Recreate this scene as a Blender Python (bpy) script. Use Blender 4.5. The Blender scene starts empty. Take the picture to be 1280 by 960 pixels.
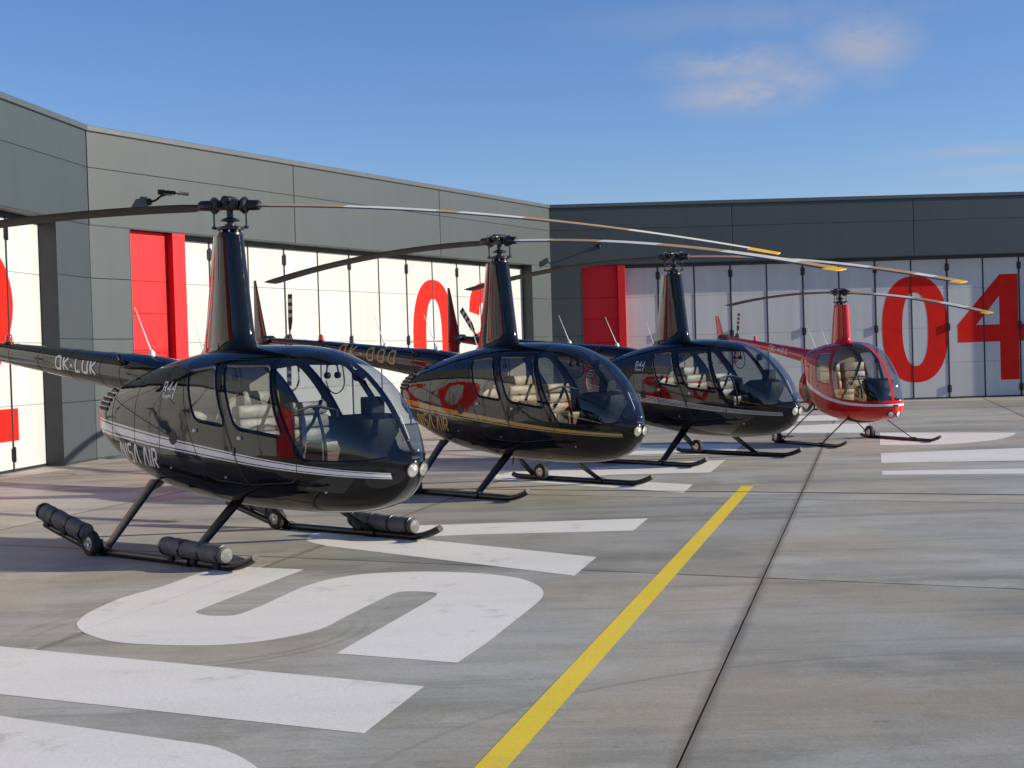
import bpy, bmesh, math, random
from mathutils import Vector, Matrix, geometry
from mathutils.bvhtree import BVHTree
R = math.radians
random.seed(4)
scene = bpy.context.scene
COL = scene.collection

# ------------------------------------------------------------------ camera
F_PX, PITCH, ROLL, EYE = 1752.2, 0.0195446, -0.0303081, 1.706
cam_d = bpy.data.cameras.new('camera')
cam_d.sensor_width = 36.0
cam_d.lens = F_PX * 36.0 / 1280.0
cam_d.clip_start = 0.05
cam_d.clip_end = 5000
cam = bpy.data.objects.new('camera', cam_d)
COL.objects.link(cam)
_c, _s, _cr, _sr = math.cos(PITCH), math.sin(PITCH), math.cos(ROLL), math.sin(ROLL)
_right = Vector((1, 0, 0))
_fwd = Vector((0, _c, -_s))
_up = Vector((0, _s, _c))
_ir = _right * _cr + _up * _sr
_iu = -_right * _sr + _up * _cr
cam.matrix_world = Matrix(((_ir.x, _iu.x, -_fwd.x, 0), (_ir.y, _iu.y, -_fwd.y, 0), (_ir.z, _iu.z, -_fwd.z, EYE), (0, 0, 0, 1)))
scene.camera = cam

# ------------------------------------------------------------------ light
SUN_AZ, SUN_EL = R(-6.0), R(19.0)
world = bpy.data.worlds.new('World')
scene.world = world
world.use_nodes = True
wn, wl = world.node_tree.nodes, world.node_tree.links
wn.clear()
sky = wn.new('ShaderNodeTexSky')
sky.sky_type = 'NISHITA'
sky.sun_disc = False
sky.sun_elevation = SUN_EL
sky.sun_rotation = math.pi / 2 - SUN_AZ
sky.air_density = 1.0
sky.dust_density = 0.1
sky.ozone_density = 3.0
bg = wn.new('ShaderNodeBackground')
bg.inputs['Strength'].default_value = 0.104
wout = wn.new('ShaderNodeOutputWorld')


def build_clouds():
    # thin fair-weather cloud in the sky: soft noise-broken banks, laid out by direction
    tc = wn.new('ShaderNodeTexCoord')
    banks = [((930, 118), 0.050, 0.014, 1.0), ((915, 80), 0.052, 0.013, 0.9), ((985, 98), 0.036, 0.016, 0.7),
             ((1080, 55), 0.036, 0.021, 0.85), ((1095, 98), 0.014, 0.007, 0.35), ((1230, 188), 0.060, 0.005, 0.45),
             ((1270, 210), 0.060, 0.004, 0.45), ((960, 20), 0.14, 0.014, 0.25)]
    nz = wn.new('ShaderNodeTexNoise')
    nz.inputs['Scale'].default_value = 24
    nz.inputs['Detail'].default_value = 8
    nz.inputs['Roughness'].default_value = 0.58
    mp = wn.new('ShaderNodeMapping')
    mp.inputs['Scale'].default_value = (1, 1, 1.9)
    wl.new(tc.outputs['Generated'], mp.inputs['Vector'])
    wl.new(mp.outputs['Vector'], nz.inputs['Vector'])
    total = None
    for c, rx, rz, a in banks:
        v = (_fwd + _ir * ((c[0] - 640) / F_PX) + _iu * ((480 - c[1]) / F_PX)).normalized()
        sub = wn.new('ShaderNodeVectorMath'); sub.operation = 'SUBTRACT'
        wl.new(tc.outputs['Generated'], sub.inputs[0]); sub.inputs[1].default_value = v
        mul = wn.new('ShaderNodeVectorMath'); mul.operation = 'MULTIPLY'
        wl.new(sub.outputs[0], mul.inputs[0]); mul.inputs[1].default_value = (1 / rx, 1 / rx, 1 / rz)
        ln = wn.new('ShaderNodeVectorMath'); ln.operation = 'LENGTH'
        wl.new(mul.outputs[0], ln.inputs[0])
        mr = wn.new('ShaderNodeMapRange'); mr.interpolation_type = 'SMOOTHSTEP'
        mr.inputs['From Min'].default_value = 1.5; mr.inputs['From Max'].default_value = 0.0
        mr.inputs['To Min'].default_value = 0.0; mr.inputs['To Max'].default_value = a
        wl.new(ln.outputs['Value'], mr.inputs['Value'])
        if total is None:
            total = mr.outputs[0]
        else:
            ad = wn.new('ShaderNodeMath'); ad.operation = 'MAXIMUM'
            wl.new(total, ad.inputs[0]); wl.new(mr.outputs[0], ad.inputs[1]); total = ad.outputs[0]
    nr = wn.new('ShaderNodeMapRange'); nr.interpolation_type = 'SMOOTHSTEP'
    nr.inputs['From Min'].default_value = 0.22; nr.inputs['From Max'].default_value = 0.60
    wl.new(nz.outputs['Fac'], nr.inputs['Value'])
    pr = wn.new('ShaderNodeMath'); pr.operation = 'MULTIPLY'
    wl.new(total, pr.inputs[0]); wl.new(nr.outputs[0], pr.inputs[1])
    sc = wn.new('ShaderNodeMath'); sc.operation = 'MULTIPLY'; sc.inputs[1].default_value = 0.72
    wl.new(pr.outputs[0], sc.inputs[0])
    mix = wn.new('ShaderNodeMix'); mix.data_type = 'RGBA'
    wl.new(sc.outputs[0], mix.inputs['Factor'])
    hsv = wn.new('ShaderNodeHueSaturation'); hsv.inputs['Saturation'].default_value = 1.14
    wl.new(sky.outputs['Color'], hsv.inputs['Color'])
    tint = wn.new('ShaderNodeMix'); tint.data_type = 'RGBA'; tint.blend_type = 'MULTIPLY'
    tint.inputs['Factor'].default_value = 1.0
    tint.inputs['B'].default_value = (0.90, 0.88, 1.09, 1)
    wl.new(hsv.outputs['Color'], tint.inputs['A'])
    wl.new(tint.outputs['Result'], mix.inputs['A'])
    mix.inputs['B'].default_value = (3.75, 3.6, 3.9, 1)
    wl.new(mix.outputs['Result'], bg.inputs['Color'])


build_clouds()
wl.new(bg.outputs[0], wout.inputs['Surface'])
sun_d = bpy.data.lights.new('sun', 'SUN')
sun_d.energy = 5.0
sun_d.angle = R(0.5)
sun_d.color = (1.0, 0.905, 0.73)
sun = bpy.data.objects.new('sun', sun_d)
COL.objects.link(sun)
_to_sun = Vector((math.cos(SUN_EL) * math.cos(SUN_AZ), math.cos(SUN_EL) * math.sin(SUN_AZ), math.sin(SUN_EL)))
sun.rotation_euler = _to_sun.to_track_quat('Z', 'Y').to_euler()
sun.location = _to_sun * 60
scene.view_settings.view_transform = 'Standard'
scene.view_settings.look = 'None'
scene.view_settings.gamma = 1.0
scene.view_settings.exposure = 0.35
scene.view_settings.use_curve_mapping = False


# ------------------------------------------------------------------ helpers
def ground_pt(px, py, z=0.0):
    """pixel of the 1280x960 photograph -> point on the level apron"""
    u, w = px - 640.0, py - 480.0
    u, w = u * _cr + w * _sr, -u * _sr + w * _cr
    d = Vector((u / F_PX, _c - w / F_PX * _s, -_s - w / F_PX * _c))
    t = (z - EYE) / d.z
    return Vector((d.x * t, d.y * t, z))


def link(name, me, mats=None, parent=None, **props):
    o = bpy.data.objects.new(name, me)
    COL.objects.link(o)
    if me is not None and mats is not None:
        for m in (mats if isinstance(mats, (list, tuple)) else [mats]):
            me.materials.append(m)
    if parent is not None:
        o.parent = parent
    for k, v in props.items():
        o[k] = v
    return o


def thing(name, loc, rz, label, cat, group=None):
    o = bpy.data.objects.new(name, None)
    COL.objects.link(o)
    o.location = loc
    o.rotation_euler = (0, 0, rz)
    o.empty_display_size = 0.3
    o['label'] = label
    o['category'] = cat
    if group:
        o['group'] = group
    return o


class MB:
    """collects vertices and faces of one mesh"""
    def __init__(self):
        self.v, self.f, self.m, self.sm = [], [], [], []

    def add(self, vs, fs, mi=0, smooth=False):
        b = len(self.v)
        self.v += [tuple(x) for x in vs]
        for f in fs:
            self.f.append(tuple(i + b for i in f)); self.m.append(mi); self.sm.append(smooth)
        return self

    def box(self, a, b, mi=0, M=None, ch=0.0):
        x0, y0, z0 = [min(p, q) for p, q in zip(a, b)]
        x1, y1, z1 = [max(p, q) for p, q in zip(a, b)]
        if ch <= 0:
            vs = [(x0, y0, z0), (x1, y0, z0), (x1, y1, z0), (x0, y1, z0), (x0, y0, z1), (x1, y0, z1), (x1, y1, z1), (x0, y1, z1)]
            fs = [(0, 3, 2, 1), (4, 5, 6, 7), (0, 1, 5, 4), (1, 2, 6, 5), (2, 3, 7, 6), (3, 0, 4, 7)]
        else:
            bm = bmesh.new()
            bmesh.ops.create_cube(bm, size=1.0)
            for v in bm.verts:
                v.co = Vector((x0 + (v.co.x + .5) * (x1 - x0), y0 + (v.co.y + .5) * (y1 - y0), z0 + (v.co.z + .5) * (z1 - z0)))
            bmesh.ops.bevel(bm, geom=bm.edges[:], offset=ch, segments=2 if ch > .012 else 1, profile=0.6, affect='EDGES')
            bm.verts.index_update()
            vs = [v.co.copy() for v in bm.verts]
            fs = [[v.index for v in f.verts] for f in bm.faces]
            bm.free()
        if M is not None:
            vs = [M @ Vector(v) for v in vs]
        return self.add(vs, fs, mi, ch > .012)

    def sweep(self, path, rad, n=10, mi=0, cap=True, ell=None, smooth=True, up=Vector((0, 0, 1))):
        """tube along path; rad a number or list; ell=(a,b) scales the section along/across"""
        path = [Vector(q) for q in path]
        k = len(path)
        rads = rad if isinstance(rad, (list, tuple)) else [rad] * k
        vs, fs = [], []
        for i, q in enumerate(path):
            t = (path[min(i + 1, k - 1)] - path[max(i - 1, 0)]).normalized()
            ref = up if abs(t.dot(up)) < .95 else Vector((1, 0, 0))
            a = t.cross(ref).normalized()
            b = a.cross(t).normalized()
            for j in range(n):
                th = 2 * math.pi * j / n
                ea, eb = ell if ell else (1, 1)
                vs.append(q + a * (math.cos(th) * rads[i] * ea) + b * (math.sin(th) * rads[i] * eb))
        for i in range(k - 1):
            for j in range(n):
                fs.append((i * n + j, i * n + (j + 1) % n, (i + 1) * n + (j + 1) % n, (i + 1) * n + j))
        self.add(vs, fs, mi, smooth)
        if cap:
            self.add(vs[:n], [tuple(reversed(range(n)))], mi)
            self.add(vs[-n:], [tuple(range(n))], mi)
        return self

    def lathe(self, prof, origin, axis, n=24, mi=0, smooth=True):
        """prof = [(r, h)] turned about axis through origin"""
        axis = Vector(axis).normalized()
        origin = Vector(origin)
        a = axis.orthogonal().normalized()
        b = axis.cross(a)
        vs, fs = [], []
        for r, h in prof:
            for j in range(n):
                th = 2 * math.pi * j / n
                vs.append(origin + axis * h + (a * math.cos(th) + b * math.sin(th)) * max(r, 1e-4))
        for i in range(len(prof) - 1):
            for j in range(n):
                fs.append((i * n + j, i * n + (j + 1) % n, (i + 1) * n + (j + 1) % n, (i + 1) * n + j))
        fs.append(tuple(reversed(range(n))))
        fs.append(tuple((len(prof) - 1) * n + j for j in range(n)))
        return self.add(vs, fs, mi, smooth)

    def mesh(self, name, sharp=35):
        me = bpy.data.meshes.new(name)
        me.from_pydata(self.v, [], self.f)
        me.polygons.foreach_set('material_index', self.m)
        me.polygons.foreach_set('use_smooth', self.sm)
        bm = bmesh.new()
        bm.from_mesh(me)
        bmesh.ops.remove_doubles(bm, verts=bm.verts, dist=1e-5)
        bmesh.ops.recalc_face_normals(bm, faces=bm.faces)
        bm.to_mesh(me)
        bm.free()
        if any(self.sm):
            me.set_sharp_from_angle(angle=R(sharp))
        me.update()
        return me

    def build(self, name, mats, parent=None, **props):
        return link(name, self.mesh(name), mats, parent, **props)


def pchip(xs, ys):
    n = len(xs)
    h = [xs[i + 1] - xs[i] for i in range(n - 1)]
    d = [(ys[i + 1] - ys[i]) / h[i] for i in range(n - 1)]
    m = [d[0]] + [0.0] * (n - 2) + [d[-1]]
    for i in range(1, n - 1):
        if d[i - 1] * d[i] > 0:
            w1, w2 = 2 * h[i] + h[i - 1], h[i] + 2 * h[i - 1]
            m[i] = (w1 + w2) / (w1 / d[i - 1] + w2 / d[i])

    def f(x):
        x = min(max(x, xs[0]), xs[-1])
        i = 0
        while i < n - 2 and x > xs[i + 1]:
            i += 1
        t = (x - xs[i]) / h[i]
        return ((2 * t ** 3 - 3 * t ** 2 + 1) * ys[i] + (t ** 3 - 2 * t ** 2 + t) * h[i] * m[i] +
                (-2 * t ** 3 + 3 * t ** 2) * ys[i + 1] + (t ** 3 - t ** 2) * h[i] * m[i + 1])
    return f


def catmull(pts, k=6, closed=False):
    pts = [Vector(q) for q in pts]
    out = []
    n = len(pts)
    rng = range(n if closed else n - 1)
    for i in rng:
        p0 = pts[(i - 1) % n] if closed or i > 0 else pts[0]
        p1, p2 = pts[i], pts[(i + 1) % n]
        p3 = pts[(i + 2) % n] if closed or i + 2 < n else pts[-1]
        for j in range(k):
            t = j / k
            out.append(0.5 * ((2 * p1) + (p2 - p0) * t + (2 * p0 - 5 * p1 + 4 * p2 - p3) * t * t + (3 * p1 - p0 - 3 * p2 + p3) * t ** 3))
    if not closed:
        out.append(pts[-1])
    return out


# ------------------------------------------------------------------ materials
def mat_nodes(name):
    m = bpy.data.materials.new(name)
    m.use_nodes = True
    return m, m.node_tree.nodes, m.node_tree.links, m.node_tree.nodes['Principled BSDF']


def simple(name, col, rough=0.5, metal=0.0, spec=0.5, var=0.0, vscale=6.0, bump=0.0, bscale=40.0, coat=0.0):
    m, n, l, b = mat_nodes(name)
    b.inputs['Roughness'].default_value = rough
    b.inputs['Metallic'].default_value = metal
    b.inputs['Specular IOR Level'].default_value = spec
    b.inputs['Coat Weight'].default_value = coat
    b.inputs['Coat Roughness'].default_value = 0.03
    tc = n.new('ShaderNodeTexCoord')
    nz = n.new('ShaderNodeTexNoise')
    nz.inputs['Scale'].default_value = vscale
    nz.inputs['Detail'].default_value = 5
    l.new(tc.outputs['Object'], nz.inputs['Vector'])
    rp = n.new('ShaderNodeValToRGB')
    rp.color_ramp.elements[0].position = 0.3
    rp.color_ramp.elements[1].position = 0.7
    rp.color_ramp.elements[0].color = tuple(c * (1 - var) for c in col) + (1,)
    rp.color_ramp.elements[1].color = tuple(min(1, c * (1 + var)) for c in col) + (1,)
    l.new(nz.outputs['Fac'], rp.inputs['Fac'])
    l.new(rp.outputs['Color'], b.inputs['Base Color'])
    if bump:
        n2 = n.new('ShaderNodeTexNoise')
        n2.inputs['Scale'].default_value = bscale
        n2.inputs['Detail'].default_value = 4
        l.new(tc.outputs['Object'], n2.inputs['Vector'])
        bp = n.new('ShaderNodeBump')
        bp.inputs['Strength'].default_value = bump
        bp.inputs['Distance'].default_value = 0.01
        l.new(n2.outputs['Fac'], bp.inputs['Height'])
        l.new(bp.outputs['Normal'], b.inputs['Normal'])
    return m


JN1, JN2 = (math.sin(R(75.7)), -math.cos(R(75.7))), (math.sin(R(26)), math.cos(R(26)))
JO, JS = (-0.805, 4.77), (4.17, 5.40)


def concrete(name, paint=None, wear=0.5):
    """worn power-floated concrete (or paint on it), streaked along the slabs"""
    m, n, l, b = mat_nodes(name)
    tc = n.new('ShaderNodeTexCoord')
    oi = n.new('ShaderNodeObjectInfo')
    geo = n.new('ShaderNodeNewGeometry')
    P = geo.outputs['Position']

    def noise(scale, rot=0.0, stretch=(1, 1, 1), detail=6, rough=.6, loc=(0, 0, 0)):
        mp = n.new('ShaderNodeMapping')
        mp.inputs['Rotation'].default_value = (0, 0, rot)
        mp.inputs['Scale'].default_value = stretch
        mp.inputs['Location'].default_value = loc
        l.new(P, mp.inputs['Vector'])
        t = n.new('ShaderNodeTexNoise')
        t.inputs['Scale'].default_value = scale
        t.inputs['Detail'].default_value = detail
        t.inputs['Roughness'].default_value = rough
        l.new(mp.outputs['Vector'], t.inputs['Vector'])
        return t.outputs['Fac']

    def rng(v, a, c, lo, hi):
        r = n.new('ShaderNodeMapRange')
        r.interpolation_type = 'SMOOTHSTEP'
        for k, x in zip(('From Min', 'From Max', 'To Min', 'To Max'), (a, c, lo, hi)):
            r.inputs[k].default_value = x
        l.new(v, r.inputs['Value'])
        return r.outputs[0]

    def mixc(f, A, B, mode='MIX'):
        x = n.new('ShaderNodeMix'); x.data_type = 'RGBA'; x.blend_type = mode
        if isinstance(f, float): x.inputs['Factor'].default_value = f
        else: l.new(f, x.inputs['Factor'])
        for k, v in (('A', A), ('B', B)):
            if isinstance(v, tuple): x.inputs[k].default_value = v + (1,)
            else: l.new(v, x.inputs[k])
        return x.outputs['Result']
    streak = noise(1.0, R(20), (0.16, 0.85, 1), 7, .6)
    streak2 = noise(1.0, R(18), (0.35, 3.2, 1), 7, .62, (7, 3, 0))
    blotch = noise(0.30, 0, (1, 1, 1), 6, .6, (3, 1, 0))
    patch = noise(0.42, R(15), (.55, 1.0, 1), 8, .62, (21, 17, 0))
    cloud = noise(1.1, 0, (1, 1, 1), 7, .65, (11, 4, 0))
    fine = noise(38, 0, (1, 1, 1), 5, .7)
    grain = noise(130, 0, (1, 1, 1), 3, .7, (2, 2, 0))
    pit = noise(16, R(20), (.45, 1.6, 1), 6, .7, (4, 8, 0))
    streak3 = noise(1.0, R(19), (0.6, 11.0, 1), 6, .65, (17, 13, 0))
    speck = noise(7, 0, (1, 1, 1), 3, .6, (1, 9, 0))
    base = mixc(rng(streak, .36, .64, 0, 1), (0.262, 0.256, 0.212), (0.455, 0.445, 0.385))
    base = mixc(rng(blotch, .44, .62, 0, .75), base, (0.45, 0.385, 0.27))
    base = mixc(rng(blotch, .42, .26, 0, .6), base, (0.215, 0.212, 0.188))
    base = mixc(rng(cloud, .50, .66, 0, .60), base, (0.50, 0.485, 0.425))
    base = mixc(rng(patch, .50, .62, 0, .50), base, (0.52, 0.51, 0.46))
    base = mixc(rng(patch, .47, .36, 0, .45), base, (0.205, 0.20, 0.172))
    base = mixc(rng(cloud, .46, .30, 0, .40), base, (0.23, 0.213, 0.185))
    base = mixc(rng(streak2, .56, .72, 0, .40), base, (0.49, 0.474, 0.41))
    base = mixc(rng(streak2, .42, .28, 0, .40), base, (0.19, 0.18, 0.165))
    base = mixc(rng(streak3, .54, .70, 0, .30), base, (0.52, 0.50, 0.44))
    base = mixc(rng(streak3, .45, .31, 0, .30), base, (0.18, 0.172, 0.15))
    base = mixc(rng(pit, .55, .72, 0, .42), base, (0.17, 0.162, 0.142))
    base = mixc(rng(pit, .45, .29, 0, .30), base, (0.56, 0.54, 0.50))
    base = mixc(rng(speck, .70, .74, 0, .6), base, (0.14, 0.125, 0.105))
    band = noise(1.0, R(17), (0.09, 1.5, 1), 4, .5, (31, 5, 0))
    base = mixc(rng(band, .60, .635, 0, .34), base, (0.17, 0.166, 0.152))
    spot = noise(1.5, R(18), (.7, 1.6, 1), 3, .5, (8, 40, 0))
    base = mixc(rng(spot, .735, .755, 0, .55), base, (0.12, 0.115, 0.105))
    def mth(op, a, c=None):
        x = n.new('ShaderNodeMath'); x.operation = op
        for i, v in enumerate((a, c)):
            if v is None: continue
            if isinstance(v, (int, float)): x.inputs[i].default_value = v
            else: l.new(v, x.inputs[i])
        return x.outputs[0]
    sp = n.new('ShaderNodeSeparateXYZ'); l.new(P, sp.inputs[0])
    stain = None
    for (nx_, ny_), off, step, wid in ((JN1, JO[0], JS[0], .07), (JN2, JO[1], JS[1], .05)):   # dirt washed out along the joints
        d = mth('ADD', mth('MULTIPLY', sp.outputs['X'], nx_), mth('MULTIPLY', sp.outputs['Y'], ny_))
        d = mth('DIVIDE', mth('SUBTRACT', d, off), step)
        d = mth('MULTIPLY', mth('ABSOLUTE', mth('SUBTRACT', d, mth('ROUND', d))), step)
        d = mth('ADD', d, mth('MULTIPLY', mth('SUBTRACT', cloud, .5), .09))
        e = rng(d, wid, 0.0, 0, 1)
        stain = e if stain is None else mth('MAXIMUM', stain, e)
    base = mixc(mth('MULTIPLY', stain, .72), base, (0.165, 0.14, 0.105))
    for cx_, cy_, rr_ in ((-2.1, 9.0, 1.02), (-2.12, 9.02, 1.14), (2.2, 4.6, 3.1), (6.4, 9.8, 2.4), (-6.5, 11.0, 2.2)):   # faint tyre scrubs
        dv = n.new('ShaderNodeVectorMath'); dv.operation = 'DISTANCE'
        l.new(P, dv.inputs[0]); dv.inputs[1].default_value = (cx_, cy_, 0)
        ring = rng(mth('ABSOLUTE', mth('SUBTRACT', dv.outputs['Value'], rr_)), .03, .008, 0, 1)
        ring = mth('MULTIPLY', ring, rng(blotch, .40, .56, 0, .30))
        base = mixc(ring, base, (0.11, 0.105, 0.095))
    hs = n.new('ShaderNodeHueSaturation')
    l.new(base, hs.inputs['Color'])
    hs.inputs['Saturation'].default_value = 1.0
    l.new(rng(oi.outputs['Random'], 0, 1, .88, 1.12), hs.inputs['Value'])
    base = hs.outputs['Color']
    if paint:
        worn = noise(2.2, 0, (1, 1, 1), 9, .72, (5, 2, 0))
        wf = rng(worn, .55, .70, 0, wear)
        keep = base
        pc = mixc(rng(streak, .3, .7, 0, 1), tuple(c * .86 for c in paint), paint)
        base = mixc(wf, pc, base)
        base = mixc(.07, base, keep)
        base = mixc(rng(cloud, .60, .75, 0, .25), base, tuple(c * .62 for c in paint))
        base = mixc(rng(fine, .60, .70, 0, .5 * wear), base, tuple(c * .62 for c in paint))
    base = mixc(rng(fine, .40, .66, 0, .10 if paint else .22), base, (0.12, 0.117, 0.105))
    base = mixc(rng(grain, .45, .68, 0, .12 if paint else .28), base, (0.11, 0.107, 0.096))
    base = mixc(rng(grain, .42, .25, 0, .18), base, (0.62, 0.61, 0.57))
    l.new(base, b.inputs['Base Color'])
    l.new(rng(streak, .3, .7, .72, .5), b.inputs['Roughness'])
    b.inputs['Specular IOR Level'].default_value = 0.35
    bp = n.new('ShaderNodeBump')
    bp.inputs['Strength'].default_value = 0.35
    bp.inputs['Distance'].default_value = 0.004
    l.new(fine, bp.inputs['Height'])
    l.new(bp.outputs['Normal'], b.inputs['Normal'])
    return m


def cladding(name, col, rough=.45, rib=0.10, var=.06, spec=.4):
    """coated sandwich panel: fine horizontal micro-ribs, faint dirt runs"""
    m, n, l, b = mat_nodes(name)
    geo = n.new('ShaderNodeNewGeometry')
    sep = n.new('ShaderNodeSeparateXYZ')
    l.new(geo.outputs['Position'], sep.inputs[0])
    ml = n.new('ShaderNodeMath'); ml.operation = 'MULTIPLY'; ml.inputs[1].default_value = 2 * math.pi / 0.045
    l.new(sep.outputs['Z'], ml.inputs[0])
    sn = n.new('ShaderNodeMath'); sn.operation = 'SINE'
    l.new(ml.outputs[0], sn.inputs[0])
    mp = n.new('ShaderNodeMapping'); mp.inputs['Scale'].default_value = (2.2, 2.2, .25)
    l.new(geo.outputs['Position'], mp.inputs['Vector'])
    nz = n.new('ShaderNodeTexNoise'); nz.inputs['Scale'].default_value = 1.5; nz.inputs['Detail'].default_value = 7
    l.new(mp.outputs['Vector'], nz.inputs['Vector'])
    rp = n.new('ShaderNodeValToRGB')
    rp.color_ramp.elements[0].position = .28; rp.color_ramp.elements[1].position = .72
    rp.color_ramp.elements[0].color = tuple(c * (1 - var) for c in col) + (1,)
    rp.color_ramp.elements[1].color = tuple(min(1, c * (1 + var)) for c in col) + (1,)
    l.new(nz.outputs['Fac'], rp.inputs['Fac'])
    oi = n.new('ShaderNodeObjectInfo')
    mr = n.new('ShaderNodeMapRange'); mr.inputs['To Min'].default_value = .95; mr.inputs['To Max'].default_value = 1.05
    l.new(oi.outputs['Random'], mr.inputs['Value'])
    hs = n.new('ShaderNodeHueSaturation')
    l.new(rp.outputs['Color'], hs.inputs['Color']); l.new(mr.outputs[0], hs.inputs['Value'])
    l.new(hs.outputs['Color'], b.inputs['Base Color'])
    n2 = n.new('ShaderNodeTexNoise'); n2.inputs['Scale'].default_value = 1.3; n2.inputs['Detail'].default_value = 2
    l.new(geo.outputs['Position'], n2.inputs['Vector'])
    b1 = n.new('ShaderNodeBump'); b1.inputs['Strength'].default_value = rib; b1.inputs['Distance'].default_value = .004
    l.new(sn.outputs[0], b1.inputs['Height'])
    b2 = n.new('ShaderNodeBump'); b2.inputs['Strength'].default_value = .25; b2.inputs['Distance'].default_value = .02
    l.new(n2.outputs['Fac'], b2.inputs['Height']); l.new(b1.outputs['Normal'], b2.inputs['Normal'])
    l.new(b2.outputs['Normal'], b.inputs['Normal'])
    b.inputs['Roughness'].default_value = rough
    b.inputs['Specular IOR Level'].default_value = spec
    return m


def heli_paint(name, col, stripe=None, line=None, bands=((-.52, .52), (.74, 1.0), (-1.0, -.74)), x1=2.27, x0=-1.9, hw=(0.074, 0.024)):
    """glossy aircraft paint with a tapering cheat line; line = [(x, z)] centre of the stripe in the aircraft's own axes"""
    m, n, l, b = mat_nodes(name)
    b.inputs['Roughness'].default_value = 0.045
    b.inputs['Specular IOR Level'].default_value = 0.42
    b.inputs['Coat Weight'].default_value = 0.05
    b.inputs['Coat Roughness'].default_value = 0.02
    tc = n.new('ShaderNodeTexCoord')

    def math_(op, a, c=None):
        x = n.new('ShaderNodeMath'); x.operation = op
        for i, v in enumerate((a, c)):
            if v is None: continue
            if isinstance(v, (int, float)): x.inputs[i].default_value = v
            else: l.new(v, x.inputs[i])
        return x.outputs[0]
    nz = n.new('ShaderNodeTexNoise'); nz.inputs['Scale'].default_value = 3.4; nz.inputs['Detail'].default_value = 2.0
    l.new(tc.outputs['Object'], nz.inputs['Vector'])
    bp = n.new('ShaderNodeBump'); bp.inputs['Strength'].default_value = 0.22; bp.inputs['Distance'].default_value = 0.012
    l.new(nz.outputs['Fac'], bp.inputs['Height'])
    l.new(bp.outputs['Normal'], b.inputs['Normal'])
    dn = n.new('ShaderNodeTexNoise'); dn.inputs['Scale'].default_value = 14; dn.inputs['Detail'].default_value = 8
    l.new(tc.outputs['Object'], dn.inputs['Vector'])
    dr = n.new('ShaderNodeMapRange'); dr.inputs['From Min'].default_value = .45; dr.inputs['From Max'].default_value = .8
    dr.inputs['To Min'].default_value = .035; dr.inputs['To Max'].default_value = .12
    l.new(dn.outputs['Fac'], dr.inputs['Value']); l.new(dr.outputs[0], b.inputs['Roughness'])
    if stripe is None:
        b.inputs['Base Color'].default_value = col + (1,)
        return m
    sep = n.new('ShaderNodeSeparateXYZ')
    l.new(tc.outputs['Object'], sep.inputs[0])
    X, Z = sep.outputs['X'], sep.outputs['Z']
    fc = n.new('ShaderNodeFloatCurve')
    cv = fc.mapping.curves[0]
    xa, xb = line[0][0], line[-1][0]
    for i, (px, pz) in enumerate(line):
        loc = ((px - xa) / (xb - xa), pz / 2.0)
        if i == 0: cv.points[0].location = loc
        elif i == len(line) - 1: cv.points[1].location = (1.0, pz / 2.0)
        else: cv.points.new(*loc)
    for p_ in cv.points:
        p_.handle_type = 'AUTO_CLAMPED'
    fc.mapping.update()
    t = math_('DIVIDE', math_('SUBTRACT', X, xa), xb - xa)
    l.new(t, fc.inputs['Value'])
    zc = math_('MULTIPLY', fc.outputs[0], 2.0)
    h = math_('ADD', math_('MULTIPLY', t, hw[1] - hw[0]), hw[0])
    v = math_('DIVIDE', math_('SUBTRACT', Z, zc), h)
    tot = None
    for a, c in bands:
        e = math_('MULTIPLY', math_('GREATER_THAN', v, a), math_('LESS_THAN', v, c))
        tot = e if tot is None else math_('MAXIMUM', tot, e)
    tot = math_('MULTIPLY', tot, math_('LESS_THAN', X, x1))
    tot = math_('MULTIPLY', tot, math_('GREATER_THAN', X, x0))
    mx = n.new('ShaderNodeMix'); mx.data_type = 'RGBA'
    l.new(tot, mx.inputs['Factor'])
    mx.inputs['A'].default_value = col + (1,)
    mx.inputs['B'].default_value = stripe + (1,)
    l.new(mx.outputs['Result'], b.inputs['Base Color'])
    return m


def glass_mat(name, tint, refl=1.0):
    """thin acrylic sheet: tinted see-through with a Fresnel reflection"""
    m = bpy.data.materials.new(name)
    m.use_nodes = True
    n, l = m.node_tree.nodes, m.node_tree.links
    n.clear()
    out = n.new('ShaderNodeOutputMaterial')
    tr = n.new('ShaderNodeBsdfTransparent'); tr.inputs['Color'].default_value = tint + (1,)
    gl = n.new('ShaderNodeBsdfGlossy'); gl.inputs['Roughness'].default_value = 0.02
    gl.inputs['Color'].default_value = (refl, refl, refl, 1)
    fr = n.new('ShaderNodeFresnel')
    ge = n.new('ShaderNodeNewGeometry')
    io = n.new('ShaderNodeMix'); io.data_type = 'FLOAT'      # a thin sheet reflects alike from both sides
    io.inputs['A'].default_value = 1.7; io.inputs['B'].default_value = 1 / 1.7
    l.new(ge.outputs['Backfacing'], io.inputs['Factor']); l.new(io.outputs['Result'], fr.inputs['IOR'])
    mx = n.new('ShaderNodeMixShader')
    l.new(fr.outputs[0], mx.inputs[0]); l.new(tr.outputs[0], mx.inputs[1]); l.new(gl.outputs[0], mx.inputs[2])
    l.new(mx.outputs[0], out.inputs['Surface'])
    return m


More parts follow.
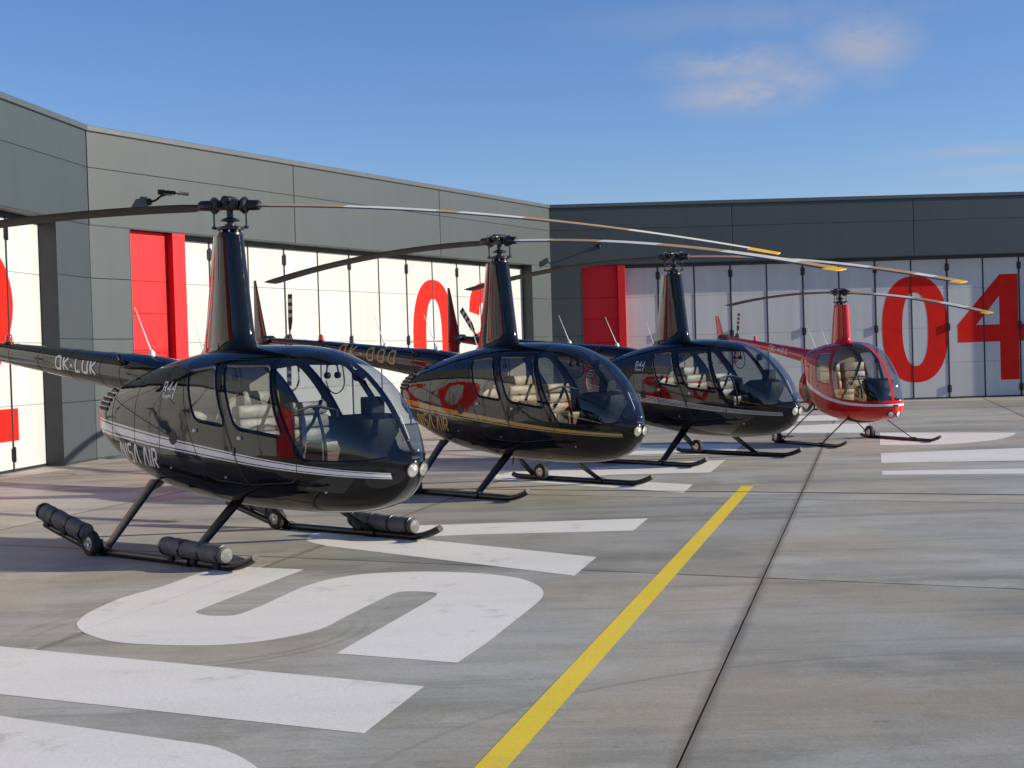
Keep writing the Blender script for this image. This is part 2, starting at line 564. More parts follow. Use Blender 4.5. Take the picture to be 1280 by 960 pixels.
M = {}
M['slab'] = concrete('concrete')
M['bed'] = simple('joint_bed', (0.105, 0.086, 0.062), .95, spec=.1, var=.45, vscale=3)
M['paint_white'] = concrete('white_ground_paint', (0.93, 0.895, 0.81), .5)
M['paint_yellow'] = concrete('yellow_ground_paint', (1.0, 0.72, 0.01), .3)
M['drain'] = simple('drain_metal', (0.03, 0.034, 0.042), .5, .6)
M['grey_clad'] = cladding('grey_cladding', (0.046, 0.060, 0.067), .50, .035, .05, .45)
M['white_clad'] = cladding('white_cladding', (0.50, 0.502, 0.50), .5, .05, .06, .35)
M['red_clad'] = cladding('red_cladding', (0.58, 0.014, 0.020), .5, .05, .06, .25)
M['red_print'] = simple('red_print', (0.64, 0.016, 0.010), .6, spec=.1, var=.07, vscale=2.5)
M['trim'] = simple('grey_trim', (0.085, 0.098, 0.108), .4, .2, var=.08)
M['dark_trim'] = simple('dark_trim', (0.040, 0.046, 0.052), .5, .2, var=.1)
M['seal'] = simple('rubber_seal', (0.012, 0.012, 0.013), .6, var=.2)
M['black_metal'] = simple('black_metal', (0.018, 0.018, 0.02), .38, .4, var=.2)
M['galv'] = simple('galvanised_edge', (0.30, 0.34, 0.33), .4, .7, var=.1)
M['roof'] = simple('roof_membrane', (0.10, 0.105, 0.11), .8, var=.2)
M['lens'] = simple('lamp_glass', (0.62, 0.62, 0.61), .16, .85, var=.25, vscale=30, bump=.7, bscale=26)
M['rubber'] = simple('tyre_rubber', (0.016, 0.016, 0.017), .75, var=.2, bump=.3, bscale=60)
M['alu'] = simple('aluminium', (0.52, 0.51, 0.49), .28, .9, var=.12, vscale=20)
M['steel_dark'] = simple('dark_steel', (0.045, 0.046, 0.05), .34, .7, var=.25, vscale=25)
M['hub_black'] = simple('hub_black', (0.020, 0.020, 0.024), .3, .3, var=.25, vscale=18)
M['skid'] = simple('skid_paint', (0.009, 0.009, 0.010), .3, .2, var=.25, vscale=15, bump=.1)
M['float'] = simple('float_cover', (0.115, 0.115, 0.12), .62, var=.22, vscale=12, bump=1.0, bscale=11)
M['float_end'] = simple('float_end', (0.12, 0.12, 0.117), .55, var=.35, vscale=22, bump=.8, bscale=25)
M['leather'] = simple('grey_leather', (0.16, 0.15, 0.132), .42, var=.14, vscale=9, bump=.35, bscale=30)
M['leather_tan'] = simple('tan_leather', (0.30, 0.19, 0.095), .42, var=.14, vscale=9, bump=.35, bscale=30)
M['maroon'] = simple('maroon_seat_base', (0.10, 0.012, 0.014), .55, var=.15)
M['lining'] = simple('cabin_lining', (0.055, 0.053, 0.052), .75, var=.15)
M['lining_light'] = simple('cabin_lining_light', (0.30, 0.28, 0.25), .75, var=.12)
M['panel_black'] = simple('panel_black', (0.007, 0.007, 0.008), .6, spec=.3, var=.2, bump=.2)
M['dial'] = simple('dial_glass', (0.05, 0.055, 0.06), .08)
M['white_gloss'] = simple('white_gloss', (0.78, 0.78, 0.76), .25)
M['gold'] = simple('gold_lettering', (0.55, 0.33, 0.09), .3, var=.05)
M['orange'] = simple('orange_handle', (0.62, 0.24, 0.02), .4, var=.15)
M['red_lens'] = simple('red_lens', (0.55, 0.01, 0.01), .08, coat=.5)
M['blade_white'] = simple('blade_white', (0.70, 0.66, 0.58), .62, spec=.2, var=.08)
M['blade_tan'] = simple('blade_tan', (0.46, 0.29, 0.14), .62, spec=.2, var=.08)
M['blade_yellow'] = simple('blade_yellow', (0.80, 0.44, 0.02), .62, spec=.2, var=.08)
M['blade_grey'] = simple('blade_grey', (0.13, 0.125, 0.12), .4, .2, var=.15)
M['blade_dark'] = simple('blade_dark', (0.022, 0.022, 0.023), .5, spec=.3, var=.15)
M['glass'] = glass_mat('acrylic', (0.65, 0.68, 0.69))
M['glass_tint'] = glass_mat('acrylic_tinted', (0.70, 0.74, 0.76))
M['engine'] = simple('engine_metal', (0.10, 0.095, 0.09), .45, .6, var=.4, vscale=15, bump=.6, bscale=20)
BLACK = (0.0060, 0.0062, 0.0075)
LINE44 = [(-1.9, 1.195), (-1.1, 1.104), (-.5, 1.035), (.21, .959), (1.01, .871), (1.65, .808), (2.1, .765), (2.35, .745)]
M['body_white_stripe'] = heli_paint('black_paint_white_stripe', BLACK, (0.80, 0.79, 0.76), LINE44)
M['body_gold_stripe'] = heli_paint('black_paint_gold_stripe', BLACK, (0.56, 0.34, 0.09), LINE44,
                                   bands=((-.45, .62), (-1.0, -.72)))
M['body_thin_stripe'] = heli_paint('black_paint_thin_stripes', BLACK, (0.62, 0.62, 0.60), LINE44,
                                   bands=((-.95, -.74), (-.52, -.36), (-.08, .10), (.36, .52), (.74, .95)))
M['black_paint'] = heli_paint('black_paint', BLACK)
M['body_red'] = heli_paint('red_paint_white_stripe', (0.58, 0.012, 0.012), (0.80, 0.78, 0.75),
                           [(-1.1, 1.40), (-.35, 1.02), (.1, .88), (.5, .775), (.95, .71), (1.6, .69)],
                           bands=((-1, 1),), x1=2.0, x0=-.62, hw=(.045, .017))
M['red_paint'] = heli_paint('red_paint', (0.58, 0.012, 0.012))

# ------------------------------------------------------------------ apron
g = MB()
g.add([(-600, -300, -.14), (600, -300, -.14), (600, 900, -.14), (-600, 900, -.14)], [(0, 1, 2, 3)])
g.build('ground', M['slab'], kind='structure')
apron = MB().add([(-45, -14, -.005), (45, -14, -.005), (45, 60, -.005), (-45, 60, -.005)], [(0, 1, 2, 3)]).build('apron', M['bed'], kind='structure')
WALL_A, WALL_B = Vector((-7.850, 26.366)), Vector((1.281, 42.798))
N1, N2 = Vector((math.sin(R(75.7)), -math.cos(R(75.7)))), Vector((math.sin(R(26)), math.cos(R(26))))


def grid_pt(d1, d2):
    det = N1.x * N2.y - N1.y * N2.x
    return Vector(((d1 * N2.y - d2 * N1.y) / det, (N1.x * d2 - N2.x * d1) / det))


def inside_yard(q, m):
    dA = (WALL_B - WALL_A).normalized()
    return q.y < 43.2 + m and (q - WALL_A).dot(Vector((dA.y, -dA.x))) > -m and q.x > -10.6 - m


GAP = 0.005
slab_me = None
for i in range(-7, 9):
    for j in range(-4, 9):
        c = grid_pt(-0.805 + 4.17 * (i + .5), 4.77 + 5.40 * (j + .5))
        if not inside_yard(c, 5.5) or c.y < -12 or abs(c.x) > 40:
            continue
        if slab_me is None:
            bm = bmesh.new()
            o0 = grid_pt(0, 0)
            cs = [grid_pt(s1 * (2.085 - GAP), s2 * (2.70 - GAP)) for s1, s2 in ((-1, -1), (1, -1), (1, 1), (-1, 1))]
            vb = [bm.verts.new((q.x, q.y, -.10)) for q in cs]
            vt = [bm.verts.new((q.x, q.y, 0)) for q in cs]
            bm.faces.new(vt); bm.faces.new(list(reversed(vb)))
            for k in range(4):
                bm.faces.new((vb[k], vb[(k + 1) % 4], vt[(k + 1) % 4], vt[k]))
            bmesh.ops.recalc_face_normals(bm, faces=bm.faces)
            bmesh.ops.bevel(bm, geom=[e for e in bm.edges if all(v.co.z > -.01 for v in e.verts)], offset=.0015, segments=1, affect='EDGES')
            slab_me = bpy.data.meshes.new('concrete_slab')
            bm.to_mesh(slab_me); bm.free()
            slab_me.materials.append(M['slab']); slab_me.materials.append(M['bed'])
            for f in slab_me.polygons:
                f.material_index = 0 if f.normal.z > .9 else 1     # joint filler on the edges
        o = link('concrete_slab', slab_me, None, apron)
        o.location = (c.x, c.y, random.uniform(-.0006, 0))


def ground_shape(name, pts, mat, z=.0014, smooth=()):
    vs = [Vector((q.x, q.y, z)) for q in pts]
    fs = []
    for a, b, c in geometry.tessellate_polygon([vs]):
        A, B, C = vs[a], vs[b], vs[c]
        fs.append((a, b, c) if (B - A).cross(C - A).z > 0 else (a, c, b))
    me = bpy.data.meshes.new(name)
    me.from_pydata(vs, [], fs)
    return link(name, me, mat, apron)


def px_shape(name, pix, mat, z=.0014):
    return ground_shape(name, [ground_pt(*q) for q in pix], mat, z)


def cr(pix, k=4):
    return [(v.x, v.y) for v in catmull([Vector((a, b)) for a, b in pix], k)]


px_shape('painted_letter', [(380, 712), (345, 710.5), (288, 708), (245, 718), (205, 732.5)] +
         cr([(150, 748), (112.5, 765), (98, 776), (96, 782), (102, 789), (115, 795), (140, 802), (180, 805.5), (240, 807), (290, 805.5), (342, 799.5), (398, 787.5), (426.7, 773.7)]) +
         [(459, 757.6)] + cr([(491.4, 742), (505.8, 739.6), (534.5, 740), (546.4, 742.8), (538, 750)]) +
         [(420, 817), (571.5, 828.7), (610, 802.5)] +
         cr([(660, 763), (676.4, 748.6), (679, 739.6), (672.8, 732.4), (653, 724), (613.6, 718), (559.7, 715), (505.8, 715), (451.9, 718), (408.7, 725), (375, 735)]) +
         cr([(330, 756), (300, 767.5), (282.5, 770), (260, 769.5), (247.5, 767), (245, 764.5), (255, 760)]) + [(330, 731)], M['paint_white'])
px_shape('painted_letter', [(-300, 778), (80, 816), (530, 858), (455, 917), (0, 868), (-300, 836)], M['paint_white'])
px_shape('painted_letter', [(-300, 853), (0, 895)] + cr([(218.7, 925.6), (262, 932), (289, 941), (310.6, 952), (326, 966), (322, 985), (290, 1000)]) + [(-300, 960)], M['paint_white'])
px_shape('painted_letter', [(810, 648), (791.4, 663.4), (600, 668), (515, 671.5), (534.5, 675), (745.8, 696.5), (717.8, 719.8)] +
         cr([(408.7, 682.5), (387, 677.4), (383.6, 673), (390.8, 667.7), (410, 662.5)]) + [(523.7, 657)], M['paint_white'])
px_shape('painted_letter', [(907, 575), (888, 590.6), (760, 593.7), (722, 598), (866, 605.6), (854.7, 616), (685, 604), (622, 599.5), (614, 596.5), (621, 593), (640, 590), (754, 583.7), (830, 578)], M['paint_white'])
px_shape('painted_letter', [(797.5, 556), (929, 555), (914.7, 568), (779, 570)], M['paint_white'])
px_shape('painted_letter', [(975, 541), (990, 532.5), (1040, 530), (1085, 529.5), (1092, 541)], M['paint_white'])
px_shape('painted_letter', [(975, 527), (985, 520), (1040, 519), (1050, 525.5)], M['paint_white'])
px_shape('painted_letter', [(1099.5, 540.8), (1245, 540.8)] + cr([(1268, 541), (1269, 542.5), (1261, 546), (1236, 551), (1189, 555), (1163, 556)]) + [(1100, 556.3)], M['paint_white'])
px_shape('painted_letter', [(1100.6, 566.5), (1280, 560), (1420, 553), (1420, 570), (1280, 575.6), (1101.5, 578.7)], M['paint_white'])
px_shape('painted_letter', [(1102.5, 588.7), (1280, 585.7), (1420, 582), (1420, 588), (1280, 592), (1102.5, 593.7)], M['paint_white'])
_q = ground_pt(613.5, 958)
_y1 = Vector((2.89, 17.49))
_d = (_y1 - Vector((_q.x, _q.y))).normalized()
_y0 = Vector((_q.x, _q.y)) - _d * 6
_w = Vector((_d.y, -_d.x)) * .064
ground_shape('painted_line', [_y0 - _w, _y0 + _w, _y1 + _w - _d * .0 + Vector((.02, -.02)), _y1 - _w], M['paint_yellow'])
# light sealant along the joint where it runs under the paint
for a, b in (((96, 791), (338, 704)), ((-200, 900), (44, 812))):
    A, B = ground_pt(*a), ground_pt(*b)
    t = (B - A).normalized(); t = Vector((t.y, -t.x, 0)) * .007
    ground_shape('joint_line', [A - t, A + t, B + t, B - t], M['white_gloss'], .0024)
# slot drain across the apron
_a, _b = Vector((-3.4, 19.42)), Vector((24.0, 7.62))
_t = (_b - _a).normalized(); _t = Vector((_t.y, -_t.x)) * .028
dr = MB().add([(q.x, q.y, z) for z in (.0022, -.09) for q in (_a - _t, _a + _t, _b + _t, _b - _t)],
              [(0, 1, 2, 3), (4, 7, 6, 5), (0, 4, 5, 1), (1, 5, 6, 2), (2, 6, 7, 3), (3, 7, 4, 0)])
dr.build('slot_drain', M['drain'], apron)


# ------------------------------------------------------------------ hangars
def ribbon2d(path, w):
    """outline polygon of a stroke of width w along a 2-D polyline (mitred)"""
    L_, R_ = [], []
    for i, q in enumerate(path):
        a = path[max(i - 1, 0)]; b = path[min(i + 1, len(path) - 1)]
        if 0 < i < len(path) - 1:
            t1, t2 = (q - a).normalized(), (b - q).normalized()
            t = (t1 + t2).normalized()
            k = w / 2 / max(.35, t.dot(t1))
        else:
            t = (b - a).normalized(); k = w / 2
        nrm = Vector((-t.y, t.x)) * k
        L_.append(q + nrm); R_.append(q - nrm)
    return L_, R_


def digit_mesh(ch):
    """(verts2d, faces) about the digit's lower left corner; height 3.28"""
    if ch == '0':
        n = 56
        def se(a, b, e):
            return [Vector((1.025 + a * math.copysign(abs(math.cos(t)) ** (2 / e), math.cos(t)), 1.645 + b * math.copysign(abs(math.sin(t)) ** (2 / e), math.sin(t))))
                    for t in [2 * math.pi * k / n for k in range(n)]]
        o, i_ = se(1.025, 1.645, 2.35), se(.40, 1.135, 2.35)
        return o + i_, [(k, (k + 1) % n, n + (k + 1) % n, n + k) for k in range(n)]
    if ch == '4':
        v = [(0, 1.19), (0, 1.74), (1.33, 3.27), (1.90, 3.27), (1.90, 1.72), (2.38, 1.72), (2.38, 1.19), (1.90, 1.19), (1.90, 0), (1.31, 0), (1.31, 1.19), (.58, 1.72), (1.31, 1.72), (1.31, 2.60)]
        v = [Vector(q) for q in v]
        return v, [(0, 10, 12, 11), (0, 11, 1), (1, 11, 13, 2), (2, 13, 12, 4, 3), (10, 7, 4, 12), (7, 6, 5, 4), (9, 8, 7, 10)]
    if ch == '3':
        c = catmull([Vector(q) for q in ((.32, 2.42), (.42, 2.82), (.72, 3.0), (1.1, 2.99), (1.52, 2.82), (1.68, 2.45), (1.55, 2.02), (1.2, 1.78), (.95, 1.74))], 6)
        d = catmull([Vector(q) for q in ((.95, 1.74), (1.35, 1.66), (1.68, 1.35), (1.74, .95), (1.58, .52), (1.18, .29), (.75, .29), (.42, .52), (.29, .93))], 6)
        parts = [c, d[1:]]
        vs, fs = [], []
        for pth in (c + d[1:],):
            a, b = ribbon2d(pth, .56)
            n = len(a); base = len(vs)
            vs += a + b
            fs += [(base + k, base + k + 1, base + n + k + 1, base + n + k) for k in range(n - 1)]
        return vs, fs
    if ch == '2':
        c = catmull([Vector(q) for q in ((.31, 2.30), (.42, 2.78), (.74, 3.0), (1.1, 3.0), (1.52, 2.80), (1.72, 2.38), (1.60, 1.95), (1.22, 1.42), (.80, .95), (.42, .45), (.36, .275))], 6)
        a, b = ribbon2d(c[:-1], .56)
        n = len(a)
        vs, fs = a + b, [(k, k + 1, n + k + 1, n + k) for k in range(n - 1)]
        k0 = len(vs)
        vs += [Vector(q) for q in ((.05, 0), (2.05, 0), (2.05, .55), (.78, .55), (.05, .33))]
        return vs, fs + [(k0, k0 + 1, k0 + 2, k0 + 3, k0 + 4)]


DIGW = {'0': 2.05, '2': 2.05, '3': 2.05, '4': 2.38}


def hangar(P0, ang, U, digits, label, leaf0, pitch, nleaf, pier_l, jamb, digit_s, fascia_cols, ztop=6.29, group='numbered hangars around the apron', back=12.0, mitre=(0, 0)):
    REC = .35
    ux, uy = math.cos(ang), math.sin(ang)
    T = thing('hangar', (P0.x, P0.y, 0), ang, label, 'hangar', group)
    # local axes: x along the wall, y = -outward (into the building), so outward is -y
    ZF = 4.42
    end = leaf0 + pitch * nleaf
    # core: building body behind the cladding
    c = MB()
    m0, m1 = mitre
    vs = [(0, .40, 0), (U, .40, 0), (U + m1 * back, back, 0), (-m0 * back, back, 0)]
    vs += [(x, y, ztop - .14) for x, y, _ in vs]
    c.add(vs, [(0, 3, 2, 1), (4, 5, 6, 7), (0, 1, 5, 4), (1, 2, 6, 5), (2, 3, 7, 6), (3, 0, 4, 7)])
    c.build('wall', M['roof'], T)
    # piers of stacked sandwich panels
    zs = [0.03, 1.12, 2.27, 3.42, ZF]
    for (a, b) in ((0.004, pier_l), (end, U - .004)):
        for z0, z1 in zip(zs, zs[1:]):
            MB().box((a, -.0, z0 + .003), (b, .398, z1 - .003), ch=.006).build('wall_panel', M['grey_clad'], T)
    MB().box((0.01, .012, 0.0), (pier_l - .01, .39, .028)).build('plinth', M['dark_trim'], T)
    MB().box((end + .01, .012, 0), (U - .01, .39, .028)).build('plinth', M['dark_trim'], T)
    # corner reveal trims
    MB().box((end - .012, -.004, 0), (end - .001, REC + .02, ZF - .004)).build('reveal', M['dark_trim'], T)
    MB().box((pier_l + .001, -.004, 0), (pier_l + .012, REC + .02, ZF - .004)).build('reveal', M['trim'], T)
    # fascia panels over the door
    cols = fascia_cols
    for s0, s1 in zip(cols, cols[1:]):
        for z0, z1 in ((ZF, 5.50), (5.50, ztop - .115)):
            MB().box((s0 + .014, -.006, z0 + .003), (s1 - .014, .30, z1 - .003), ch=.006).build('fascia_panel', M['grey_clad'], T)
    for s in cols[1:-1]:
        MB().box((s - .010, .004, ZF + .004), (s + .010, .2, ztop - .12)).build('panel_joint', M['seal'], T)
    MB().box((0, -.010, ZF - .012), (U, .012, ZF + .0), ).box((pier_l + .015, .012, ZF - .012), (end - .015, REC + .1, ZF - .004)).build('soffit', M['dark_trim'], T)
    cp = MB()
    cp.box((-.0, -.045, ztop - .108), (U, .45, ztop), ch=.008)
    cp.build('coping', M['trim'], T)
    MB().box((0.01, -.018, ztop - .122), (U - .01, .2, ztop - .108)).build('coping_joint', M['seal'], T)
    # fixed red bay with its projecting post
    rz = [0.03, 1.12, 2.05, 2.78, 3.42, ZF - .014]
    for z0, z1 in zip(rz, rz[1:]):
        MB().box((pier_l + .014, .16, z0 + .003), (jamb[0] - .002, .30, z1 - .003), ch=.004).build('red_panel', M['red_clad'], T)
    MB().box((jamb[0], .002, .0), (jamb[1], REC + .04, ZF - .016), ch=.006).build('red_post', M['red_clad'], T)
    dp = MB().box((pier_l + .12, .15, .06), (pier_l + .145, .158, 2.02)).box((jamb[0] - .10, .15, .06), (jamb[0] - .075, .158, 2.02)).box((pier_l + .145, .15, 1.995), (jamb[0] - .10, .158, 2.02))
    dp = dp.build('side_door_frame', M['red_print'], T)
    MB().sweep([(jamb[0] - .16, .155, 1.02), (jamb[0] - .16, .10, 1.02), (jamb[0] - .28, .10, 1.02)], .009, 8).build('door_handle', M['alu'], dp)
    # folding door: leaves, each of stacked panels; seals and hinges between
    rail = MB().box((jamb[1] + .003, REC - .02, ZF - .10), (end - .016, REC + .045, ZF - .016)).build('folding_door', M['dark_trim'], T)
    MB().box((jamb[1] + .02, REC - .10, .0), (end - .03, REC + .06, .010), ch=.002).build('floor_track', M['galv'], rail)
    MB().box((jamb[1] + .02, REC - .035, .0102), (end - .03, REC - .005, .0115)).build('track_slot', M['seal'], rail)
    zl = [0.05, 1.12, 2.20, 3.41, ZF - .104]
    for k in range(nleaf):
        a = leaf0 + pitch * k + .018
        b = leaf0 + pitch * (k + 1) - .018
        if k == 0: a = jamb[1] + .012
        if k == nleaf - 1: b = end - .03
        lf = MB().box((a, REC + .012, .04), (b, REC + .04, ZF - .104)).build('door_leaf', M['galv'], T)
        for z0, z1 in zip(zl, zl[1:]):
            MB().box((a, REC - .022, z0 + .003), (b, REC + .010, z1 - .003), ch=.005).build('leaf_panel', M['white_clad'], lf)
        MB().box((a, REC - .03, .012), (b, REC + .03, .038)).build('bottom_seal', M['seal'], lf)
    for k in range(1, nleaf):
        s = leaf0 + pitch * k
        wdt = .024 if k % 2 else .016
        st = MB().box((s - wdt, REC - .034, .02), (s + wdt, REC + .02, ZF - .106)).build('leaf_seal', M['seal'], T)
        if k % 2:
            for zz in (.30, 2.21, 4.06):
                MB().box((s - .062, REC - .052, zz - .11), (s + .062, REC - .036, zz + .11), ch=.006).sweep(
                    [(s, REC - .056, zz - .13), (s, REC - .056, zz + .13)], .018, 10).build('hinge', M['black_metal'], st)
    # big red numerals on the leaves
    for ch, s in zip(digits, digit_s):
        v2, fs = digit_mesh(ch)
        mb = MB()
        n = len(v2)
        mb.add([(s + q.x, REC - .026, .53 + q.y) for q in v2], fs)
        me = mb.mesh('numeral')
        bm = bmesh.new(); bm.from_mesh(me)
        for f in bm.faces:
            if f.normal.y > 0: f.normal_flip()
        for k in range(nleaf + 1):
            q = leaf0 + pitch * k
            for e in (-.018, .018):
                bmesh.ops.bisect_plane(bm, geom=bm.verts[:] + bm.edges[:] + bm.faces[:], plane_co=(q + e, 0, 0), plane_no=(1, 0, 0))
            kill = [f for f in bm.faces if abs(f.calc_center_median().x - q) < .0178]
            bmesh.ops.delete(bm, geom=kill, context='FACES')
        bm.to_mesh(me); bm.free()
        link('numeral', me, M['red_print'], T)
    return T


U03 = (WALL_B - WALL_A).length
ANG03 = math.atan2(WALL_B.y - WALL_A.y, WALL_B.x - WALL_A.x)
hangar(WALL_A, ANG03, U03, '03', 'grey hangar with red numerals 03 on its sunlit white folding door', 2.445, 1.262, 12 - 0, 1.05, (2.25, 2.62), (11.53, 14.37),
       [0.0, 6.25, 12.48, U03], mitre=(-.19, -.55))
ANG02 = R(83.3)
_A02 = WALL_A - Vector((math.cos(ANG02), math.sin(ANG02))) * 18.86
hangar(_A02, ANG02, 18.86, '02', 'grey hangar with red numerals 02, edge-on beyond the tail of the helicopter with floats', 2.35, 1.2575, 12, 1.05, (2.25, 2.62), (11.45, 14.36),
       [0.0, 6.25, 12.48, 18.86], mitre=(0, -.19))
ANG04 = R(1.25)
hangar(WALL_B, ANG04, 17.0, '04', 'dark shaded grey hangar with red numerals 04 behind the red helicopter', 2.19, 1.12, 12, .93, (2.04, 2.27), (10.22, 12.57),
       [0.0, 5.58, 11.16, 17.0], mitre=(-.55, .2))


def floodlight(P0, ang, s, z, label, tilt=0.0):
    T = thing('floodlight', (P0.x + math.cos(ang) * s, P0.y + math.sin(ang) * s, z), ang, label, 'floodlight', 'floodlights on the hangar fascias')
    MB().lathe([(.0, .004), (.07, .004), (.07, .02), (.045, .05), (.0, .05)], (0, -.006, 0), (0, -1, 0), 16).build('wall_mount', M['black_metal'], T)
    MB().sweep(catmull([(0, -.05, 0), (0, -.18, .02), (.0, -.32, .09), (.0, -.42, .10)], 5), .022, 10).build('arm', M['black_metal'], T)
    hd = MB()
    Mx = Matrix.Translation((0, -.62, .13)) @ Matrix.Rotation(R(8), 4, 'X')
    hd.box((-.19, -.26, -.035), (.19, .22, .03), M=Mx, ch=.02)
    hd.box((-.10, .10, -.06), (.10, .30, .045), M=Mx, ch=.02)
    hd = hd.build('lamp_head', M['black_metal'], T)
    MB().box((-.16, -.23, -.043), (.16, .08, -.036), M=Mx).build('lamp_lens', M['lens'], hd)


floodlight(WALL_A, ANG03, 1.62, 4.98, 'black floodlight on an arm above the bright red bay of hangar 03')
floodlight(WALL_B, ANG04, 1.48, 4.98, 'black floodlight on the shaded fascia of hangar 04')


# ------------------------------------------------------------------ helicopters
def round_poly(pts, r, k=5):
    out = []
    n = len(pts)
    for i in range(n):
        a, b, c = Vector(pts[i - 1]), Vector(pts[i]), Vector(pts[(i + 1) % n])
        rr = r[i] if isinstance(r, (list, tuple)) else r
        u, v = (a - b), (c - b)
        d = min(rr, u.length * .45, v.length * .45)
        p0, p1 = b + u.normalized() * d, b + v.normalized() * d
        for j in range(k + 1):
            t = j / k
            out.append(p0 * (1 - t) ** 2 + b * 2 * t * (1 - t) + p1 * t * t)
    return out


def in_poly(poly, x, z):
    c = False
    n = len(poly)
    for i in range(n):
        a, b = poly[i], poly[i - 1]
        if (a.y > z) != (b.y > z) and x < (b.x - a.x) * (z - a.y) / (b.y - a.y) + a.x:
            c = not c
    return c


class Shell:
    """fuselage skin lofted along x; window and door outlines are cut into it as seen from the side"""
    def __init__(self, xn, stations, expo=(2.35, 2.3), nt=96, nx=130, square=(1.2, .75)):
        # stations: (x, zbottom, ztop, halfwidth, zwidest)
        self.xn = xn
        ts = [math.sqrt(max(xn - s[0], 0)) for s in stations]
        f = [pchip(ts, [s[k] for s in stations]) for k in range(1, 5)]
        self.f = f
        tmax = ts[-1]
        vs, fs = [], []
        for i in range(nx + 1):
            t = tmax * i / nx
            x = xn - t * t
            zb, zt, w, zc = [q(t) for q in f]
            e0 = min(1.0, t / .55)
            bk = min(1.0, max(0.0, (square[0] - x) / .9)) * square[1]
            nu, nl = 2 + (expo[0] - 2) * e0 + bk * .35, 2 + (expo[1] - 2) * e0 + bk
            for j in range(nt):
                th = 2 * math.pi * j / nt
                c, s = math.cos(th), math.sin(th)
                e = nu if s >= 0 else nl
                y = w * math.copysign(abs(c) ** (2 / e), c) if abs(c) > 1e-9 else 0.0
                z = zc + ((zt - zc) if s >= 0 else (zc - zb)) * math.copysign(abs(s) ** (2 / e), s) if abs(s) > 1e-9 else zc
                vs.append(Vector((x, y, z)))
        for i in range(nx):
            for j in range(nt):
                fs.append((i * nt + j, (i + 1) * nt + j, (i + 1) * nt + (j + 1) % nt, i * nt + (j + 1) % nt))
        fs.append(tuple(reversed([nx * nt + j for j in range(nt)])))
        self.vs, self.fs, self.nt, self.nx = vs, fs, nt, nx
        me = bpy.data.meshes.new('tmp')
        me.from_pydata(vs, [], fs)
        bm = bmesh.new(); bm.from_mesh(me)
        bmesh.ops.remove_doubles(bm, verts=bm.verts, dist=1e-5)
        bmesh.ops.recalc_face_normals(bm, faces=bm.faces)
        bm.verts.ensure_lookup_table(); bm.normal_update()
        tris = [t for t in bm.calc_loop_triangles()]
        self.tn = [[l.vert.normal.copy() for l in t] for t in tris]
        self.tv = [[l.vert.co.copy() for l in t] for t in tris]
        bm.verts.index_update()
        self.bvh = BVHTree.FromPolygons([v.co.copy() for v in bm.verts], [[l.vert.index for l in t] for t in tris])
        bpy.data.meshes.remove(me)
        self.bm = bm

    def normal(self, p):
        q, n, i, d = self.bvh.find_nearest(p)
        if i is None:
            return Vector((0, 0, 1))
        w = geometry.barycentric_transform(q, *self.tv[i], Vector((1, 0, 0)), Vector((0, 1, 0)), Vector((0, 0, 1)))
        a = self.tn[i]
        r = a[0] * w[0] + a[1] * w[1] + a[2] * w[2]
        return r.normalized() if r.length > 1e-6 else n

    def at(self, x, z, side=-1):
        q, n, i, d = self.bvh.ray_cast(Vector((x, side * 4.0, z)), Vector((0, -side, 0)))
        if q is None:
            q, n, i, d = self.bvh.find_nearest(Vector((x, side * .3, z)))
        return q, self.normal(q)

    def section(self, x):
        t = math.sqrt(self.xn - x)
        return [q(t) for q in self.f]

    def cut(self, poly):
        bm = self.bm
        n = len(poly)
        for i in range(n):
            a, b = poly[i - 1], poly[i]
            if (b - a).length < 1e-5:
                continue
            x0, x1 = min(a.x, b.x) - .004, max(a.x, b.x) + .004
            z0, z1 = min(a.y, b.y) - .004, max(a.y, b.y) + .004
            fs = []
            for f in bm.faces:
                xs = [v.co.x for v in f.verts]; zs = [v.co.z for v in f.verts]
                if max(xs) >= x0 and min(xs) <= x1 and max(zs) >= z0 and min(zs) <= z1:
                    fs.append(f)
            if not fs:
                continue
            es = {e for f in fs for e in f.edges}; vv = {v for f in fs for v in f.verts}
            t = (b - a).normalized()
            bmesh.ops.bisect_plane(bm, geom=list(vv) + list(es) + fs, dist=1e-5, plane_co=(a.x, 0, a.y), plane_no=(-t.y, 0, t.x))

    def cut_y(self, y, xmin):
        bm = self.bm
        fs = [f for f in bm.faces if max(v.co.x for v in f.verts) > xmin and min(v.co.y for v in f.verts) < y < max(v.co.y for v in f.verts)]
        es = {e for f in fs for e in f.edges}; vv = {v for f in fs for v in f.verts}
        bmesh.ops.bisect_plane(bm, geom=list(vv) + list(es) + fs, dist=1e-6, plane_co=(0, y, 0), plane_no=(0, 1, 0))

    def split(self, classify):
        groups = {}
        for f in self.bm.faces:
            c = f.calc_center_median()
            groups.setdefault(classify(c), []).append([v for v in f.verts])
        out = {}
        ncache = {}
        for k, faces in groups.items():
            idx, vs, ns, fs = {}, [], [], []
            for f in faces:
                r = []
                for v in f:
                    if v not in idx:
                        idx[v] = len(vs); vs.append(v.co.copy())
                        if v not in ncache:
                            ncache[v] = self.normal(v.co)
                        ns.append(ncache[v])
                    r.append(idx[v])
                fs.append(r)
            out[k] = (vs, ns, fs)
        return out


def skin_mesh(name, data, mat, offset=0.0, flip=False):
    vs, ns, fs = data
    me = bpy.data.meshes.new(name)
    me.from_pydata([v + n * offset for v, n in zip(vs, ns)], [], [list(reversed(f)) for f in fs] if flip else fs)
    me.polygons.foreach_set('use_smooth', [True] * len(fs))
    me.materials.append(mat)
    me.update()
    if not flip:
        me.normals_split_custom_set_from_vertices([tuple(n) for n in ns])
    return me


